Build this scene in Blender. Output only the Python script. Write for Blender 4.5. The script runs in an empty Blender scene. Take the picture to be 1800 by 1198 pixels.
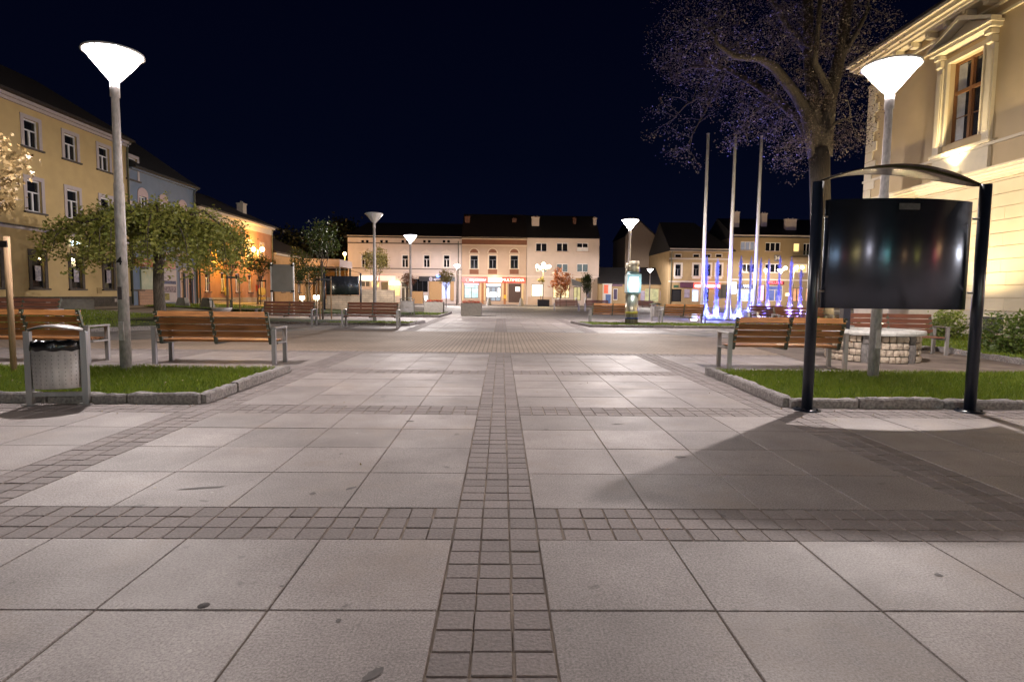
import bpy, math, random
import numpy as np
from mathutils import Vector, Matrix
random.seed(7); RNG = np.random.default_rng(7)
R = math.radians
scene = bpy.context.scene
COL = scene.collection

# ---------------------------------------------------------------- camera
CF, CP, CY, CR, CH = 1023.27, .0783, .0189, .0116, 1.3395      # focal (px of 1800), pitch down, yaw, roll, height
fw = Vector((math.sin(CY)*math.cos(CP), math.cos(CY)*math.cos(CP), -math.sin(CP)))
s0 = Vector((math.cos(CY), -math.sin(CY), 0)); u0 = s0.cross(fw)
S = math.cos(CR)*s0+math.sin(CR)*u0; U = -math.sin(CR)*s0+math.cos(CR)*u0
cam = bpy.data.cameras.new('camera'); camo = bpy.data.objects.new('camera', cam); COL.objects.link(camo)
mw = Matrix(((S.x, U.x, -fw.x, 0), (S.y, U.y, -fw.y, 0), (S.z, U.z, -fw.z, CH), (0, 0, 0, 1)))
camo.matrix_world = mw
cam.sensor_width = 36; cam.lens = 36*CF/1800; cam.clip_start = .05; cam.clip_end = 2000
scene.camera = camo

# ---------------------------------------------------------------- world (night sky), exposure
w = bpy.data.worlds.new('World'); scene.world = w; w.use_nodes = True
nt = w.node_tree; bg = nt.nodes['Background']
tc = nt.nodes.new('ShaderNodeTexCoord'); sx = nt.nodes.new('ShaderNodeSeparateXYZ'); rp = nt.nodes.new('ShaderNodeValToRGB')
nt.links.new(tc.outputs['Generated'], sx.inputs[0]); nt.links.new(sx.outputs['Z'], rp.inputs[0]); nt.links.new(rp.outputs[0], bg.inputs[0])
e = rp.color_ramp.elements
e[0].position = 0; e[0].color = (.0028, .0042, .0165, 1)
e[1].position = .6; e[1].color = (.0006, .0007, .0058, 1)
m_ = e.new(.22); m_.color = (.0011, .0023, .0100, 1)
bg.inputs[1].default_value = .4
scene.view_settings.view_transform = 'Standard'; scene.view_settings.look = 'None'
scene.view_settings.exposure = 1.0; scene.view_settings.gamma = 1
scene.render.engine = 'CYCLES'
scene.cycles.use_denoising = True
scene.cycles.max_bounces = 6; scene.cycles.transparent_max_bounces = 12
scene.cycles.sample_clamp_indirect = 4; scene.cycles.caustics_reflective = False; scene.cycles.caustics_refractive = False

# ---------------------------------------------------------------- pixel (1800x1198) -> world
def ray(px, py): return fw+S*((px-900)/CF)-U*((py-599)/CF)
def GR(px, py, z=0):
    d = ray(px, py); t = (z-CH)/d.z; return Vector((0, 0, CH))+d*t
def PY(px, py, Y):
    d = ray(px, py); return Vector((0, 0, CH))+d*(Y/d.y)
def PX(px, py, X):
    d = ray(px, py); return Vector((0, 0, CH))+d*(X/d.x)
def rY(x0, y0, x1, y1, Y):          # pixel box on plane y=Y -> X0,X1,Z0,Z1
    a = PY(x0, (y0+y1)/2, Y).x; b = PY(x1, (y0+y1)/2, Y).x
    return a, b, PY((x0+x1)/2, y1, Y).z, PY((x0+x1)/2, y0, Y).z
def sm(a, b, x): t = min(1, max(0, (x-a)/(b-a))); return t*t*(3-2*t)
def TZ(x, y): return .4*sm(-12, -20, x)*sm(12.5, 18, y)      # gentle rise of the street on the left

# ---------------------------------------------------------------- materials
def nd(t, k, **kw):
    n = t.nodes.new(k)
    for a, b in kw.items(): setattr(n, a, b)
    return n
MATS = {}
def M(name, col, rough=.6, metal=0., var=.12, scale=6., bump=0., bscale=60., island=0., stretch=None, col2=None,
      emit=None, es=1., spec=.5, trans=0., detail=4, coord='Object', iso=None):
    if name in MATS: return MATS[name]
    m = bpy.data.materials.new(name); m.use_nodes = True; MATS[name] = m
    t = m.node_tree; p = t.nodes['Principled BSDF']; L = t.links.new
    p.inputs['Roughness'].default_value = rough; p.inputs['Metallic'].default_value = metal
    p.inputs['Specular IOR Level'].default_value = spec
    c = nd(t, 'ShaderNodeTexCoord'); mp = nd(t, 'ShaderNodeMapping'); L(c.outputs[coord], mp.inputs[0])
    if stretch: mp.inputs['Scale'].default_value = stretch
    n = nd(t, 'ShaderNodeTexNoise'); n.inputs['Scale'].default_value = scale; n.inputs['Detail'].default_value = detail
    L(mp.outputs[0], n.inputs['Vector'])
    mr = nd(t, 'ShaderNodeMapRange'); mr.inputs['From Min'].default_value = .3; mr.inputs['From Max'].default_value = .7
    L(n.outputs['Fac'], mr.inputs['Value'])
    mx = nd(t, 'ShaderNodeMix', data_type='RGBA')
    c2 = col2 if col2 else tuple(x*(1-2*var) for x in col[:3])
    mx.inputs['A'].default_value = (*col[:3], 1); mx.inputs['B'].default_value = (*c2, 1)
    L(mr.outputs[0], mx.inputs['Factor']); out = mx.outputs['Result']
    if island:
        g = nd(t, 'ShaderNodeNewGeometry'); r2 = nd(t, 'ShaderNodeMapRange')
        r2.inputs['To Min'].default_value = 1-island; r2.inputs['To Max'].default_value = 1+island
        L(g.outputs['Random Per Island'], r2.inputs['Value'])
        v = nd(t, 'ShaderNodeHueSaturation'); L(r2.outputs[0], v.inputs['Value']); L(out, v.inputs['Color']); out = v.outputs[0]
    L(out, p.inputs['Base Color'])
    if bump:
        b = nd(t, 'ShaderNodeBump'); b.inputs['Strength'].default_value = bump; b.inputs['Distance'].default_value = .01
        n2 = nd(t, 'ShaderNodeTexNoise'); n2.inputs['Scale'].default_value = bscale; n2.inputs['Detail'].default_value = 5
        L(mp.outputs[0], n2.inputs['Vector']); L(n2.outputs['Fac'], b.inputs['Height']); L(b.outputs[0], p.inputs['Normal'])
    if emit:
        p.inputs['Emission Color'].default_value = (*emit, 1); p.inputs['Emission Strength'].default_value = es
    if trans: p.inputs['Transmission Weight'].default_value = trans
    return m
def EM(name, col, es): return M(name, col, emit=col, es=es, rough=.5)
def leafmat(name, a, b, tr=.3):
    if name in MATS: return MATS[name]
    m = bpy.data.materials.new(name); m.use_nodes = True; MATS[name] = m; t = m.node_tree; L = t.links.new
    t.nodes.remove(t.nodes['Principled BSDF'])
    g = nd(t, 'ShaderNodeNewGeometry'); mx = nd(t, 'ShaderNodeMix', data_type='RGBA')
    mx.inputs['A'].default_value = (*a, 1); mx.inputs['B'].default_value = (*b, 1); L(g.outputs['Random Per Island'], mx.inputs['Factor'])
    d = nd(t, 'ShaderNodeBsdfPrincipled'); d.inputs['Roughness'].default_value = .45; tr_ = nd(t, 'ShaderNodeBsdfTranslucent'); ms = nd(t, 'ShaderNodeMixShader')
    ms.inputs[0].default_value = tr
    L(mx.outputs['Result'], d.inputs['Base Color']); L(mx.outputs['Result'], tr_.inputs[0]); L(d.outputs[0], ms.inputs[1]); L(tr_.outputs[0], ms.inputs[2])
    L(ms.outputs[0], t.nodes['Material Output'].inputs[0]); return m
def glowglass(name, col, es, mixf):
    """lamp diffuser: glowing glass that lets the bulb's light out"""
    if name in MATS: return MATS[name]
    m = bpy.data.materials.new(name); m.use_nodes = True; MATS[name] = m; t = m.node_tree; L = t.links.new
    t.nodes.remove(t.nodes['Principled BSDF'])
    e_ = nd(t, 'ShaderNodeEmission'); e_.inputs[0].default_value = (*col, 1); e_.inputs[1].default_value = es
    tp = nd(t, 'ShaderNodeBsdfTransparent'); ms = nd(t, 'ShaderNodeMixShader'); ms.inputs[0].default_value = mixf
    L(tp.outputs[0], ms.inputs[1]); L(e_.outputs[0], ms.inputs[2]); L(ms.outputs[0], t.nodes['Material Output'].inputs[0])
    return m
def bricky(name, c1, c2, mortar, scale, bw, rh, ms=.015, rough=.75, rot=0., off=.5, mottle=.25, big=.35, loc=(0, 0, 0), plane='XY', bumpk=.3):
    if name in MATS: return MATS[name]
    m = bpy.data.materials.new(name); m.use_nodes = True; MATS[name] = m; t = m.node_tree; L = t.links.new; p = t.nodes['Principled BSDF']
    p.inputs['Roughness'].default_value = rough
    g = nd(t, 'ShaderNodeTexCoord'); mp = nd(t, 'ShaderNodeMapping'); mp.inputs['Rotation'].default_value = (0, 0, rot); mp.inputs['Location'].default_value = loc
    if plane == 'XZ':
        s_ = nd(t, 'ShaderNodeSeparateXYZ'); cb = nd(t, 'ShaderNodeCombineXYZ'); L(g.outputs['Object'], s_.inputs[0])
        ad = nd(t, 'ShaderNodeMath', operation='ADD'); L(s_.outputs['X'], ad.inputs[0]); L(s_.outputs['Y'], ad.inputs[1])
        L(ad.outputs[0], cb.inputs['X']); L(s_.outputs['Z'], cb.inputs['Y']); L(cb.outputs[0], mp.inputs[0])
    else: L(g.outputs['Object'], mp.inputs[0])
    b = nd(t, 'ShaderNodeTexBrick'); b.offset = off
    b.inputs['Color1'].default_value = (*c1, 1); b.inputs['Color2'].default_value = (*c2, 1); b.inputs['Mortar'].default_value = (*mortar, 1)
    b.inputs['Scale'].default_value = scale; b.inputs['Mortar Size'].default_value = ms; b.inputs['Brick Width'].default_value = bw; b.inputs['Row Height'].default_value = rh
    L(mp.outputs[0], b.inputs['Vector'])
    n = nd(t, 'ShaderNodeTexNoise'); n.inputs['Scale'].default_value = big; n.inputs['Detail'].default_value = 6; L(g.outputs['Object'], n.inputs['Vector'])
    mr = nd(t, 'ShaderNodeMapRange'); mr.inputs['From Min'].default_value = .3; mr.inputs['From Max'].default_value = .7
    mr.inputs['To Min'].default_value = 1-mottle; mr.inputs['To Max'].default_value = 1+mottle*.6; L(n.outputs['Fac'], mr.inputs['Value'])
    h = nd(t, 'ShaderNodeHueSaturation'); L(b.outputs['Color'], h.inputs['Color']); L(mr.outputs[0], h.inputs['Value']); L(h.outputs[0], p.inputs['Base Color'])
    bp = nd(t, 'ShaderNodeBump'); bp.inputs['Strength'].default_value = bumpk; bp.inputs['Distance'].default_value = .01; bp.invert = True
    L(b.outputs['Fac'], bp.inputs['Height']); L(bp.outputs[0], p.inputs['Normal'])
    return m

def slabmat():
    """granite slabs: every slab a slightly different tone, fine speckle, stains and worn patches"""
    m = bpy.data.materials.new('granite slab'); m.use_nodes = True; t = m.node_tree; L = t.links.new; p = t.nodes['Principled BSDF']
    g = nd(t, 'ShaderNodeNewGeometry')
    sp = nd(t, 'ShaderNodeTexNoise'); sp.inputs['Scale'].default_value = 95; sp.inputs['Detail'].default_value = 5; sp.inputs['Roughness'].default_value = .75; L(g.outputs['Position'], sp.inputs['Vector'])
    st = nd(t, 'ShaderNodeTexNoise'); st.inputs['Scale'].default_value = 1.6; st.inputs['Detail'].default_value = 7; st.inputs['Roughness'].default_value = .62; L(g.outputs['Position'], st.inputs['Vector'])
    r1 = nd(t, 'ShaderNodeValToRGB'); r1.color_ramp.elements[0].color = (.170, .146, .143, 1); r1.color_ramp.elements[0].position = .36
    r1.color_ramp.elements[1].color = (.435, .383, .370, 1); r1.color_ramp.elements[1].position = .64; L(sp.outputs['Fac'], r1.inputs[0])
    m1 = nd(t, 'ShaderNodeMapRange'); m1.inputs['From Min'].default_value = .3; m1.inputs['From Max'].default_value = .7; m1.inputs['To Min'].default_value = .80; m1.inputs['To Max'].default_value = 1.13
    L(st.outputs['Fac'], m1.inputs['Value'])
    m2 = nd(t, 'ShaderNodeMapRange'); m2.inputs['To Min'].default_value = .84; m2.inputs['To Max'].default_value = 1.10; L(g.outputs['Random Per Island'], m2.inputs['Value'])
    mu = nd(t, 'ShaderNodeMath', operation='MULTIPLY'); L(m1.outputs[0], mu.inputs[0]); L(m2.outputs[0], mu.inputs[1])
    # dark spots
    vo = nd(t, 'ShaderNodeTexNoise'); vo.inputs['Scale'].default_value = 5.5; vo.inputs['Detail'].default_value = 2; L(g.outputs['Position'], vo.inputs['Vector'])
    m3 = nd(t, 'ShaderNodeMapRange'); m3.inputs['From Min'].default_value = .70; m3.inputs['From Max'].default_value = .74; m3.inputs['To Min'].default_value = 1; m3.inputs['To Max'].default_value = .6; L(vo.outputs['Fac'], m3.inputs['Value'])
    mu2 = nd(t, 'ShaderNodeMath', operation='MULTIPLY'); L(mu.outputs[0], mu2.inputs[0]); L(m3.outputs[0], mu2.inputs[1])
    h = nd(t, 'ShaderNodeHueSaturation'); L(r1.outputs[0], h.inputs['Color']); L(mu2.outputs[0], h.inputs['Value'])
    out = h.outputs[0]
    def overlay(fac, col, prev):
        m_ = nd(t, 'ShaderNodeMix', data_type='RGBA'); L(fac, m_.inputs['Factor']); L(prev, m_.inputs['A']); m_.inputs['B'].default_value = (*col, 1); return m_.outputs['Result']
    def mapr(src, a, b, c, d):
        m_ = nd(t, 'ShaderNodeMapRange'); m_.inputs['From Min'].default_value = a; m_.inputs['From Max'].default_value = b; m_.inputs['To Min'].default_value = c; m_.inputs['To Max'].default_value = d; L(src, m_.inputs['Value']); return m_.outputs[0]
    # brownish worn patches
    n5 = nd(t, 'ShaderNodeTexNoise'); n5.inputs['Scale'].default_value = 1.1; n5.inputs['Detail'].default_value = 8; n5.inputs['Roughness'].default_value = .7; mp5 = nd(t, 'ShaderNodeMapping'); mp5.inputs['Location'].default_value = (7, 3, 0); L(g.outputs['Position'], mp5.inputs[0]); L(mp5.outputs[0], n5.inputs['Vector'])
    out = overlay(mapr(n5.outputs['Fac'], .52, .72, 0, .55), (.30, .235, .19), out)
    # chewing gum and drip spots, light and dark
    for sc_, lo, hi, col, thr in ((2.6, .035, .06, (.13, .12, .12), .55), (3.7, .03, .05, (.62, .58, .55), .72), (9., .05, .09, (.15, .135, .13), .8)):
        v_ = nd(t, 'ShaderNodeTexVoronoi'); v_.inputs['Scale'].default_value = sc_; L(g.outputs['Position'], v_.inputs['Vector'])
        sep = nd(t, 'ShaderNodeSeparateColor'); L(v_.outputs['Color'], sep.inputs[0]); gt = nd(t, 'ShaderNodeMath', operation='GREATER_THAN'); L(sep.outputs[0], gt.inputs[0]); gt.inputs[1].default_value = thr
        mm_ = nd(t, 'ShaderNodeMath', operation='MULTIPLY'); L(mapr(v_.outputs['Distance'], lo, hi, .6, 0), mm_.inputs[0]); L(gt.outputs[0], mm_.inputs[1]); out = overlay(mm_.outputs[0], col, out)
    # faint scuffs
    n6 = nd(t, 'ShaderNodeTexNoise'); n6.inputs['Scale'].default_value = 1.0; n6.inputs['Detail'].default_value = 5; mp6 = nd(t, 'ShaderNodeMapping'); mp6.inputs['Rotation'].default_value = (0, 0, .35); mp6.inputs['Scale'].default_value = (1.2, 9, 1); L(g.outputs['Position'], mp6.inputs[0]); L(mp6.outputs[0], n6.inputs['Vector'])
    out = overlay(mapr(n6.outputs['Fac'], .66, .72, 0, .35), (.17, .155, .15), out)
    L(out, p.inputs['Base Color'])
    p.inputs['Roughness'].default_value = .62
    rr = nd(t, 'ShaderNodeMapRange'); rr.inputs['To Min'].default_value = .75; rr.inputs['To Max'].default_value = .48; L(st.outputs['Fac'], rr.inputs['Value']); L(rr.outputs[0], p.inputs['Roughness'])
    b = nd(t, 'ShaderNodeBump'); b.inputs['Strength'].default_value = .28; b.inputs['Distance'].default_value = .004; L(sp.outputs['Fac'], b.inputs['Height']); L(b.outputs[0], p.inputs['Normal'])
    return m
slab_m = slabmat()
sett_m = M('dark sett', (.285, .243, .235), .75, var=.18, scale=70, bump=.5, bscale=60, island=.13, coord='Object')
joint_m = M('joint sand', (.38, .305, .245), .95, var=.3, col2=(.14, .115, .10), scale=2.2, bump=.3, bscale=80)
kerb_m = M('kerb granite', (.34, .31, .295), .85, var=.3, col2=(.14, .125, .125), scale=30, bump=1., bscale=22, island=.15)
steel_m = M('brushed steel', (.30, .285, .28), .42, .55, var=.1, scale=20, stretch=(1, 1, .1))
galv_m = M('galvanised steel', (.56, .52, .52), .5, .2, var=.2, scale=30, stretch=(1, 1, .35), bump=.05, bscale=90)
chrome_m = M('steel with painted reflections', (.75, .68, .52), .24, .55, var=.12, scale=7, stretch=(3, 3, .02), col2=(.28, .24, .2))  # upright gold and dark streaks paint reflections into the colour
wood_m = M('orange wood', (.44, .185, .06), .42, var=.28, scale=5, stretch=(.5, 6, 6), bump=.2, bscale=30, island=.12, detail=6)
wood2_m = M('brown wood', (.26, .105, .065), .45, var=.25, scale=5, stretch=(.5, 6, 6), bump=.2, bscale=30, island=.12, detail=6)
oliv_m = M('olive iron', (.09, .10, .07), .5, .1)
navy_m = M('dark navy paint', (.012, .016, .028), .28, .0, var=.15, scale=30)
black_m = M('black plastic', (.008, .008, .009), .3, var=.3, scale=30)
conc_m = M('concrete', (.26, .235, .205), .85, var=.12, scale=7, bump=.15, bscale=40)
dirt_m = M('soil', (.05, .035, .022), .95, var=.3, scale=15)
stake_m = M('stake wood', (.42, .27, .15), .8, var=.25, scale=6, stretch=(8, 8, .6))
strap_m = M('black strap', (.015, .014, .013), .7)
bark_m = M('bark', (.040, .030, .025), .9, var=.35, scale=9, stretch=(3, 3, .5), bump=1., bscale=10)
bark2_m = M('grey bark', (.16, .13, .10), .9, var=.35, scale=12, stretch=(3, 3, .6), bump=1., bscale=14)
grass_m = leafmat('grass blade', (.11, .19, .012), (.27, .33, .035), .35)
turf_m = M('turf', (.035, .055, .012), .95, var=.3, scale=20)
white_m = M('white paint', (.72, .70, .68), .5, var=.06)
glass_m = M('dark glass', (.012, .013, .016), .07, spec=.8, var=.2, scale=2)
frame_m = M('window frame', (.66, .64, .66), .5, var=.05)
tile_m = bricky('dark roof tiles', (.022, .012, .010), (.014, .008, .007), (.006, .004, .004), 1, .3, .35, ms=.03, plane='XZ')
tile2_m = bricky('grey roof tiles', (.016, .015, .017), (.011, .010, .012), (.006, .005, .006), 1, .35, .4, ms=.03, plane='XZ')
brick_m = bricky('chimney brick', (.20, .07, .04), (.14, .05, .03), (.12, .09, .07), 1, .25, .08, ms=.01, plane='XZ')

# ---------------------------------------------------------------- mesh helpers
class MB:
    def __init__(s): s.v = []; s.f = []; s.mi = []; s.sm = []
    def add(s, vs, fs, mi=0, smooth=False):
        o = len(s.v); s.v += [tuple(a) for a in vs]
        for f in fs: s.f.append(tuple(i+o for i in f)); s.mi.append(mi); s.sm.append(smooth)
        return s
    def box(s, x0, x1, y0, y1, z0, z1, mi=0, mt=None, bev=0.):
        if bev:
            b = bev; vs = []
            for z, k in ((z0, b), (z0+b, 0), (z1-b, 0), (z1, b)):
                vs += [(x0+k, y0+k, z), (x1-k, y0+k, z), (x1-k, y1-k, z), (x0+k, y1-k, z)]
            fs = [(3, 2, 1, 0), (12, 13, 14, 15)]
            for l in range(3):
                for i in range(4): j = (i+1) % 4; fs.append((l*4+i, l*4+j, l*4+4+j, l*4+4+i))
        else:
            vs = [(x0, y0, z0), (x1, y0, z0), (x1, y1, z0), (x0, y1, z0), (x0, y0, z1), (x1, y0, z1), (x1, y1, z1), (x0, y1, z1)]
            fs = [(0, 3, 2, 1), (4, 5, 6, 7), (0, 1, 5, 4), (1, 2, 6, 5), (2, 3, 7, 6), (3, 0, 4, 7)]
        if mt: vs = [mt @ Vector(a) for a in vs]
        return s.add(vs, fs, mi)
    def tube(s, pts, rad, n=12, mi=0, cap=True, smooth=True):
        pts = [Vector(p) for p in pts]; k = len(pts)
        if not hasattr(rad, '__len__'): rad = [rad]*k
        vs = []; up = None
        for i, p in enumerate(pts):
            d = (pts[min(i+1, k-1)]-pts[max(i-1, 0)]).normalized()
            if up is None: up = Vector((1, 0, 0)) if abs(d.x) < .9 else Vector((0, 1, 0))
            a = d.cross(up).normalized(); up = a.cross(d).normalized(); b = up
            for j in range(n):
                t = 2*math.pi*j/n; vs.append(p+(a*math.cos(t)+b*math.sin(t))*rad[i])
        fs = []
        for i in range(k-1):
            for j in range(n): j2 = (j+1) % n; fs.append((i*n+j, i*n+j2, (i+1)*n+j2, (i+1)*n+j))
        s.add(vs, fs, mi, smooth)
        if cap: o = len(s.v)-len(vs); s.f += [tuple(o+j for j in range(n))[::-1], tuple(o+(k-1)*n+j for j in range(n))]; s.mi += [mi, mi]; s.sm += [False, False]
        return s
    def lathe(s, prof, n=24, c=(0, 0, 0), mi=0, smooth=True, a0=0, a1=2*math.pi):
        vs = []; full = abs(a1-a0-2*math.pi) < 1e-6; m = n if full else n+1
        for r, z in prof:
            for j in range(m):
                t = a0+(a1-a0)*j/n; vs.append((c[0]+r*math.cos(t), c[1]+r*math.sin(t), c[2]+z))
        fs = []
        for i in range(len(prof)-1):
            for j in range(n):
                j2 = (j+1) % m; fs.append((i*m+j, i*m+j2, (i+1)*m+j2, (i+1)*m+j))
        return s.add(vs, fs, mi, smooth)
    def prism(s, poly, y0, y1, mi=0):      # poly in x,z extruded along y
        n = len(poly); vs = [(x, y0, z) for x, z in poly]+[(x, y1, z) for x, z in poly]
        fs = [tuple(range(n)), tuple(range(2*n-1, n-1, -1))]
        for i in range(n): j = (i+1) % n; fs.append((i, i+n, j+n, j))
        return s.add(vs, fs, mi)
    def flat(s, poly, z0, z1, mi=0):       # poly in x,y extruded along z
        n = len(poly); vs = [(x, y, z0) for x, y in poly]+[(x, y, z1) for x, y in poly]
        fs = [tuple(range(n))[::-1], tuple(range(n, 2*n))]
        for i in range(n): j = (i+1) % n; fs.append((i, j, j+n, i+n))
        return s.add(vs, fs, mi)
    def build(s, name, mats, parent=None, loc=None, rz=None, label=None):
        me = bpy.data.meshes.new(name); me.from_pydata(s.v, [], s.f)
        if not isinstance(mats, (list, tuple)): mats = [mats]
        for m in mats: me.materials.append(m)
        me.polygons.foreach_set('material_index', s.mi); me.polygons.foreach_set('use_smooth', s.sm); me.update()
        o = bpy.data.objects.new(name, me); COL.objects.link(o)
        if parent: o.parent = parent
        if loc is not None: o.location = loc
        if rz is not None: o.rotation_euler.z = rz
        if label: o['label'] = label
        return o
def np_mesh(name, verts, k, mat, parent=None):     # verts (n*k,3): n separate k-gons
    me = bpy.data.meshes.new(name); n = len(verts)//k
    me.vertices.add(len(verts)); me.vertices.foreach_set('co', np.asarray(verts, np.float32).ravel())
    me.loops.add(n*k); me.loops.foreach_set('vertex_index', np.arange(n*k, dtype=np.int32))
    me.polygons.add(n); me.polygons.foreach_set('loop_start', np.arange(0, n*k, k, dtype=np.int32)); me.polygons.foreach_set('loop_total', np.full(n, k, np.int32))
    me.materials.append(mat); me.update(); me.validate()
    o = bpy.data.objects.new(name, me); COL.objects.link(o)
    if parent: o.parent = parent
    return o
def thing(name, label, cat, loc=(0, 0, 0), rz=0, group=None):
    o = bpy.data.objects.new(name, None); COL.objects.link(o); o.location = loc; o.rotation_euler = (0, 0, rz)
    o.empty_display_size = .3; return tag(o, label, cat, group)
def tag(o, label, cat, group=None, kind=None):
    if label: o['label'] = label
    if cat: o['category'] = cat
    if group: o['group'] = group
    if kind: o['kind'] = kind
    return o
def struct(o): o['kind'] = 'structure'; return o
def copy_tree(o, parent=None):
    c = o.copy(); COL.objects.link(c); c.parent = parent
    for ch in list(o.children): copy_tree(ch, c)
    return c
def place(src, loc, rz, label):
    c = copy_tree(src); c.location = loc; c.rotation_euler.z = rz; c['label'] = label; return c
def text(name, body, size, mat, parent, loc, rot=(R(90), 0, 0), ext=.01, ax='CENTER', sx_=1., bold=0.):
    cu = bpy.data.curves.new(name, 'FONT'); cu.body = body; cu.size = size; cu.extrude = ext; cu.align_x = ax; cu.align_y = 'CENTER'; cu.offset = bold
    t = bpy.data.objects.new(name, cu); COL.objects.link(t)
    dg = bpy.context.evaluated_depsgraph_get(); me = bpy.data.meshes.new_from_object(t.evaluated_get(dg))
    bpy.data.objects.remove(t); me.materials.clear(); me.materials.append(mat)
    o = bpy.data.objects.new(name, me); COL.objects.link(o); o.parent = parent; o.location = loc; o.rotation_euler = rot; o.scale = (sx_, 1, 1)
    return o
def plight(name, loc, power, col, r=.08, parent=None, kind='POINT', rot=None, spot=None, blend=.5):
    l = bpy.data.lights.new(name, kind); l.energy = power; l.color = col; l.shadow_soft_size = r
    if kind == 'SPOT': l.spot_size = spot; l.spot_blend = blend
    o = bpy.data.objects.new(name, l); COL.objects.link(o); o.location = loc
    if rot: o.rotation_euler = rot
    if parent: o.parent = parent
    return o

# ================================================================ SETTING: ground and paving
SL, BW = .72, .4745; Y0 = 3.1063; CX = -.02
PER = 4*SL+BW; BEI0, BEI1 = 13.64, 21.2
# ground sheet with the rise on the left
xs = [-400, -120, -60, -40]+[x*1.0 for x in range(-34, -9)]+[0, 20, 40, 60, 120, 400]
ys = [-60, 0, 8, 12]+[x*.75 for x in range(16, 27)]+[25, 30, 40, 60, 90, 160, 600]
g = MB(); vs = [(x, y, TZ(x, y)-.016) for y in ys for x in xs]; nx = len(xs)
g.add(vs, [(j*nx+i, j*nx+i+1, (j+1)*nx+i+1, (j+1)*nx+i) for j in range(len(ys)-1) for i in range(nx-1)], 0, True)
ground_m = bricky('plaza paving', (.33, .30, .285), (.29, .265, .25), (.09, .075, .06), 1, .72, .36, ms=.012, mottle=.35, big=.18, rough=.7)
struct(g.build('ground', ground_m))
# joint bed below the slabs
g = MB(); g.box(-16, 16, -2.5, BEI0, -.03, -.0065); g.box(-16, 16, BEI1, 34, -.03, -.0065); struct(g.build('paving_bed', joint_m))
# slabs and setts as real stones
def stone(a, x0, x1, y0, y1, z=0., b=.006):
    o = len(a.v)
    a.v += [(x0, y0, z-.012), (x1, y0, z-.012), (x1, y1, z-.012), (x0, y1, z-.012), (x0+b, y0+b, z), (x1-b, y0+b, z), (x1-b, y1-b, z), (x0+b, y1-b, z)]
    fs = [(4, 5, 6, 7), (0, 1, 5, 4), (1, 2, 6, 5), (2, 3, 7, 6), (3, 0, 4, 7)]
    for f in fs: a.f.append(tuple(i+o for i in f)); a.mi.append(0); a.sm.append(False)
slabs = MB(); setts = MB(); P3 = BW/3
def xcols():
    out = []
    for k in range(-5, 5):
        base = CX+BW/2+k*PER
        for i in range(4): out.append(('s', base+i*SL, base+(i+1)*SL))
        out.append(('b', base+4*SL, base+4*SL+BW))
    return out
def yrows(ya, yb):
    out = []; 
    for k in range(-3, 13):
        base = Y0+BW+k*PER
        for i in range(4): out.append(('s', base+i*SL, base+(i+1)*SL))
        out.append(('b', base+4*SL, base+4*SL+BW))
    return [(t, max(a, ya), min(b, yb)) for t, a, b in out if a < yb-.05 and b > ya+.05]
jg = .0028
for ya, yb, sett in ((-1.0, BEI0-.16, True), (BEI1, 34, False)):
    for tx, xa, xb in xcols():
        if xb < -16 or xa > 16: continue
        for ty, yc, yd in yrows(ya, yb):
            if tx == 's' and ty == 's': stone(slabs, xa+jg, xb-jg, yc+jg, yd-jg, random.uniform(-.0015, .0015), .004)
            else:
                mm = max(1, round((xb-xa)/P3)) if tx == 's' else 3; nn = max(1, round((yd-yc)/P3)) if ty == 's' else 3
                if not sett and (ty == 'b' and tx == 's'): mm, nn = 4, 1
                if tx == 's': mm = 5 if sett else 1
                for i in range(mm):
                    sh = random.uniform(-.02, .02) if tx == 's' and sett else 0
                    for j in range(nn):
                        q = .0035; jx = random.uniform(-.003, .003); jy = random.uniform(-.004, .004)
                        stone(setts, xa+(xb-xa)*i/mm+q+jx, xa+(xb-xa)*(i+1)/mm-q+jx, yc+(yd-yc)*j/nn+q+jy, yc+(yd-yc)*(j+1)/nn-q+jy, random.uniform(-.002, .001), .004)
x = -16
while x < 16: stone(setts, x+.006, x+P3-.006, BEI0-.155, BEI0-.005, random.uniform(-.004, 0), .01); x += P3
struct(slabs.build('paving_slabs', slab_m)); struct(setts.build('paving_setts', sett_m))
# tan brick cross band
bei_m = bricky('tan brick paving', (.42, .32, .25), (.37, .28, .215), (.20, .155, .12), 1, .22, .11, ms=.014, rot=R(90), mottle=.3, big=.5, rough=.75)
g = MB(); pl = [(-7.0, BEI1), (-10.2, 16.0), (-34, 16.0), (-34, BEI0), (30, BEI0), (30, 16.4), (9.6, 16.6), (5.6, BEI1)]
g.flat(pl, -.014, -.002); struct(g.build('paving_brick_band', bei_m))
dk_m = M('grey path paving', (.30, .272, .26), .75, var=.3, scale=1.5, bump=.3, bscale=50, coord='Object')
g = MB(); g.flat([(-7.0, BEI1), (-9.6, 24.2), (-14, 17.2), (-34, 17.2), (-34, 16.0), (-10.2, 16.0)], -.010, .002)
g.flat([(5.6, BEI1), (9.6, 16.6), (30, 16.4), (30, 24.3), (9, 24.3)], -.010, .002); struct(g.build('path', dk_m))

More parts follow.
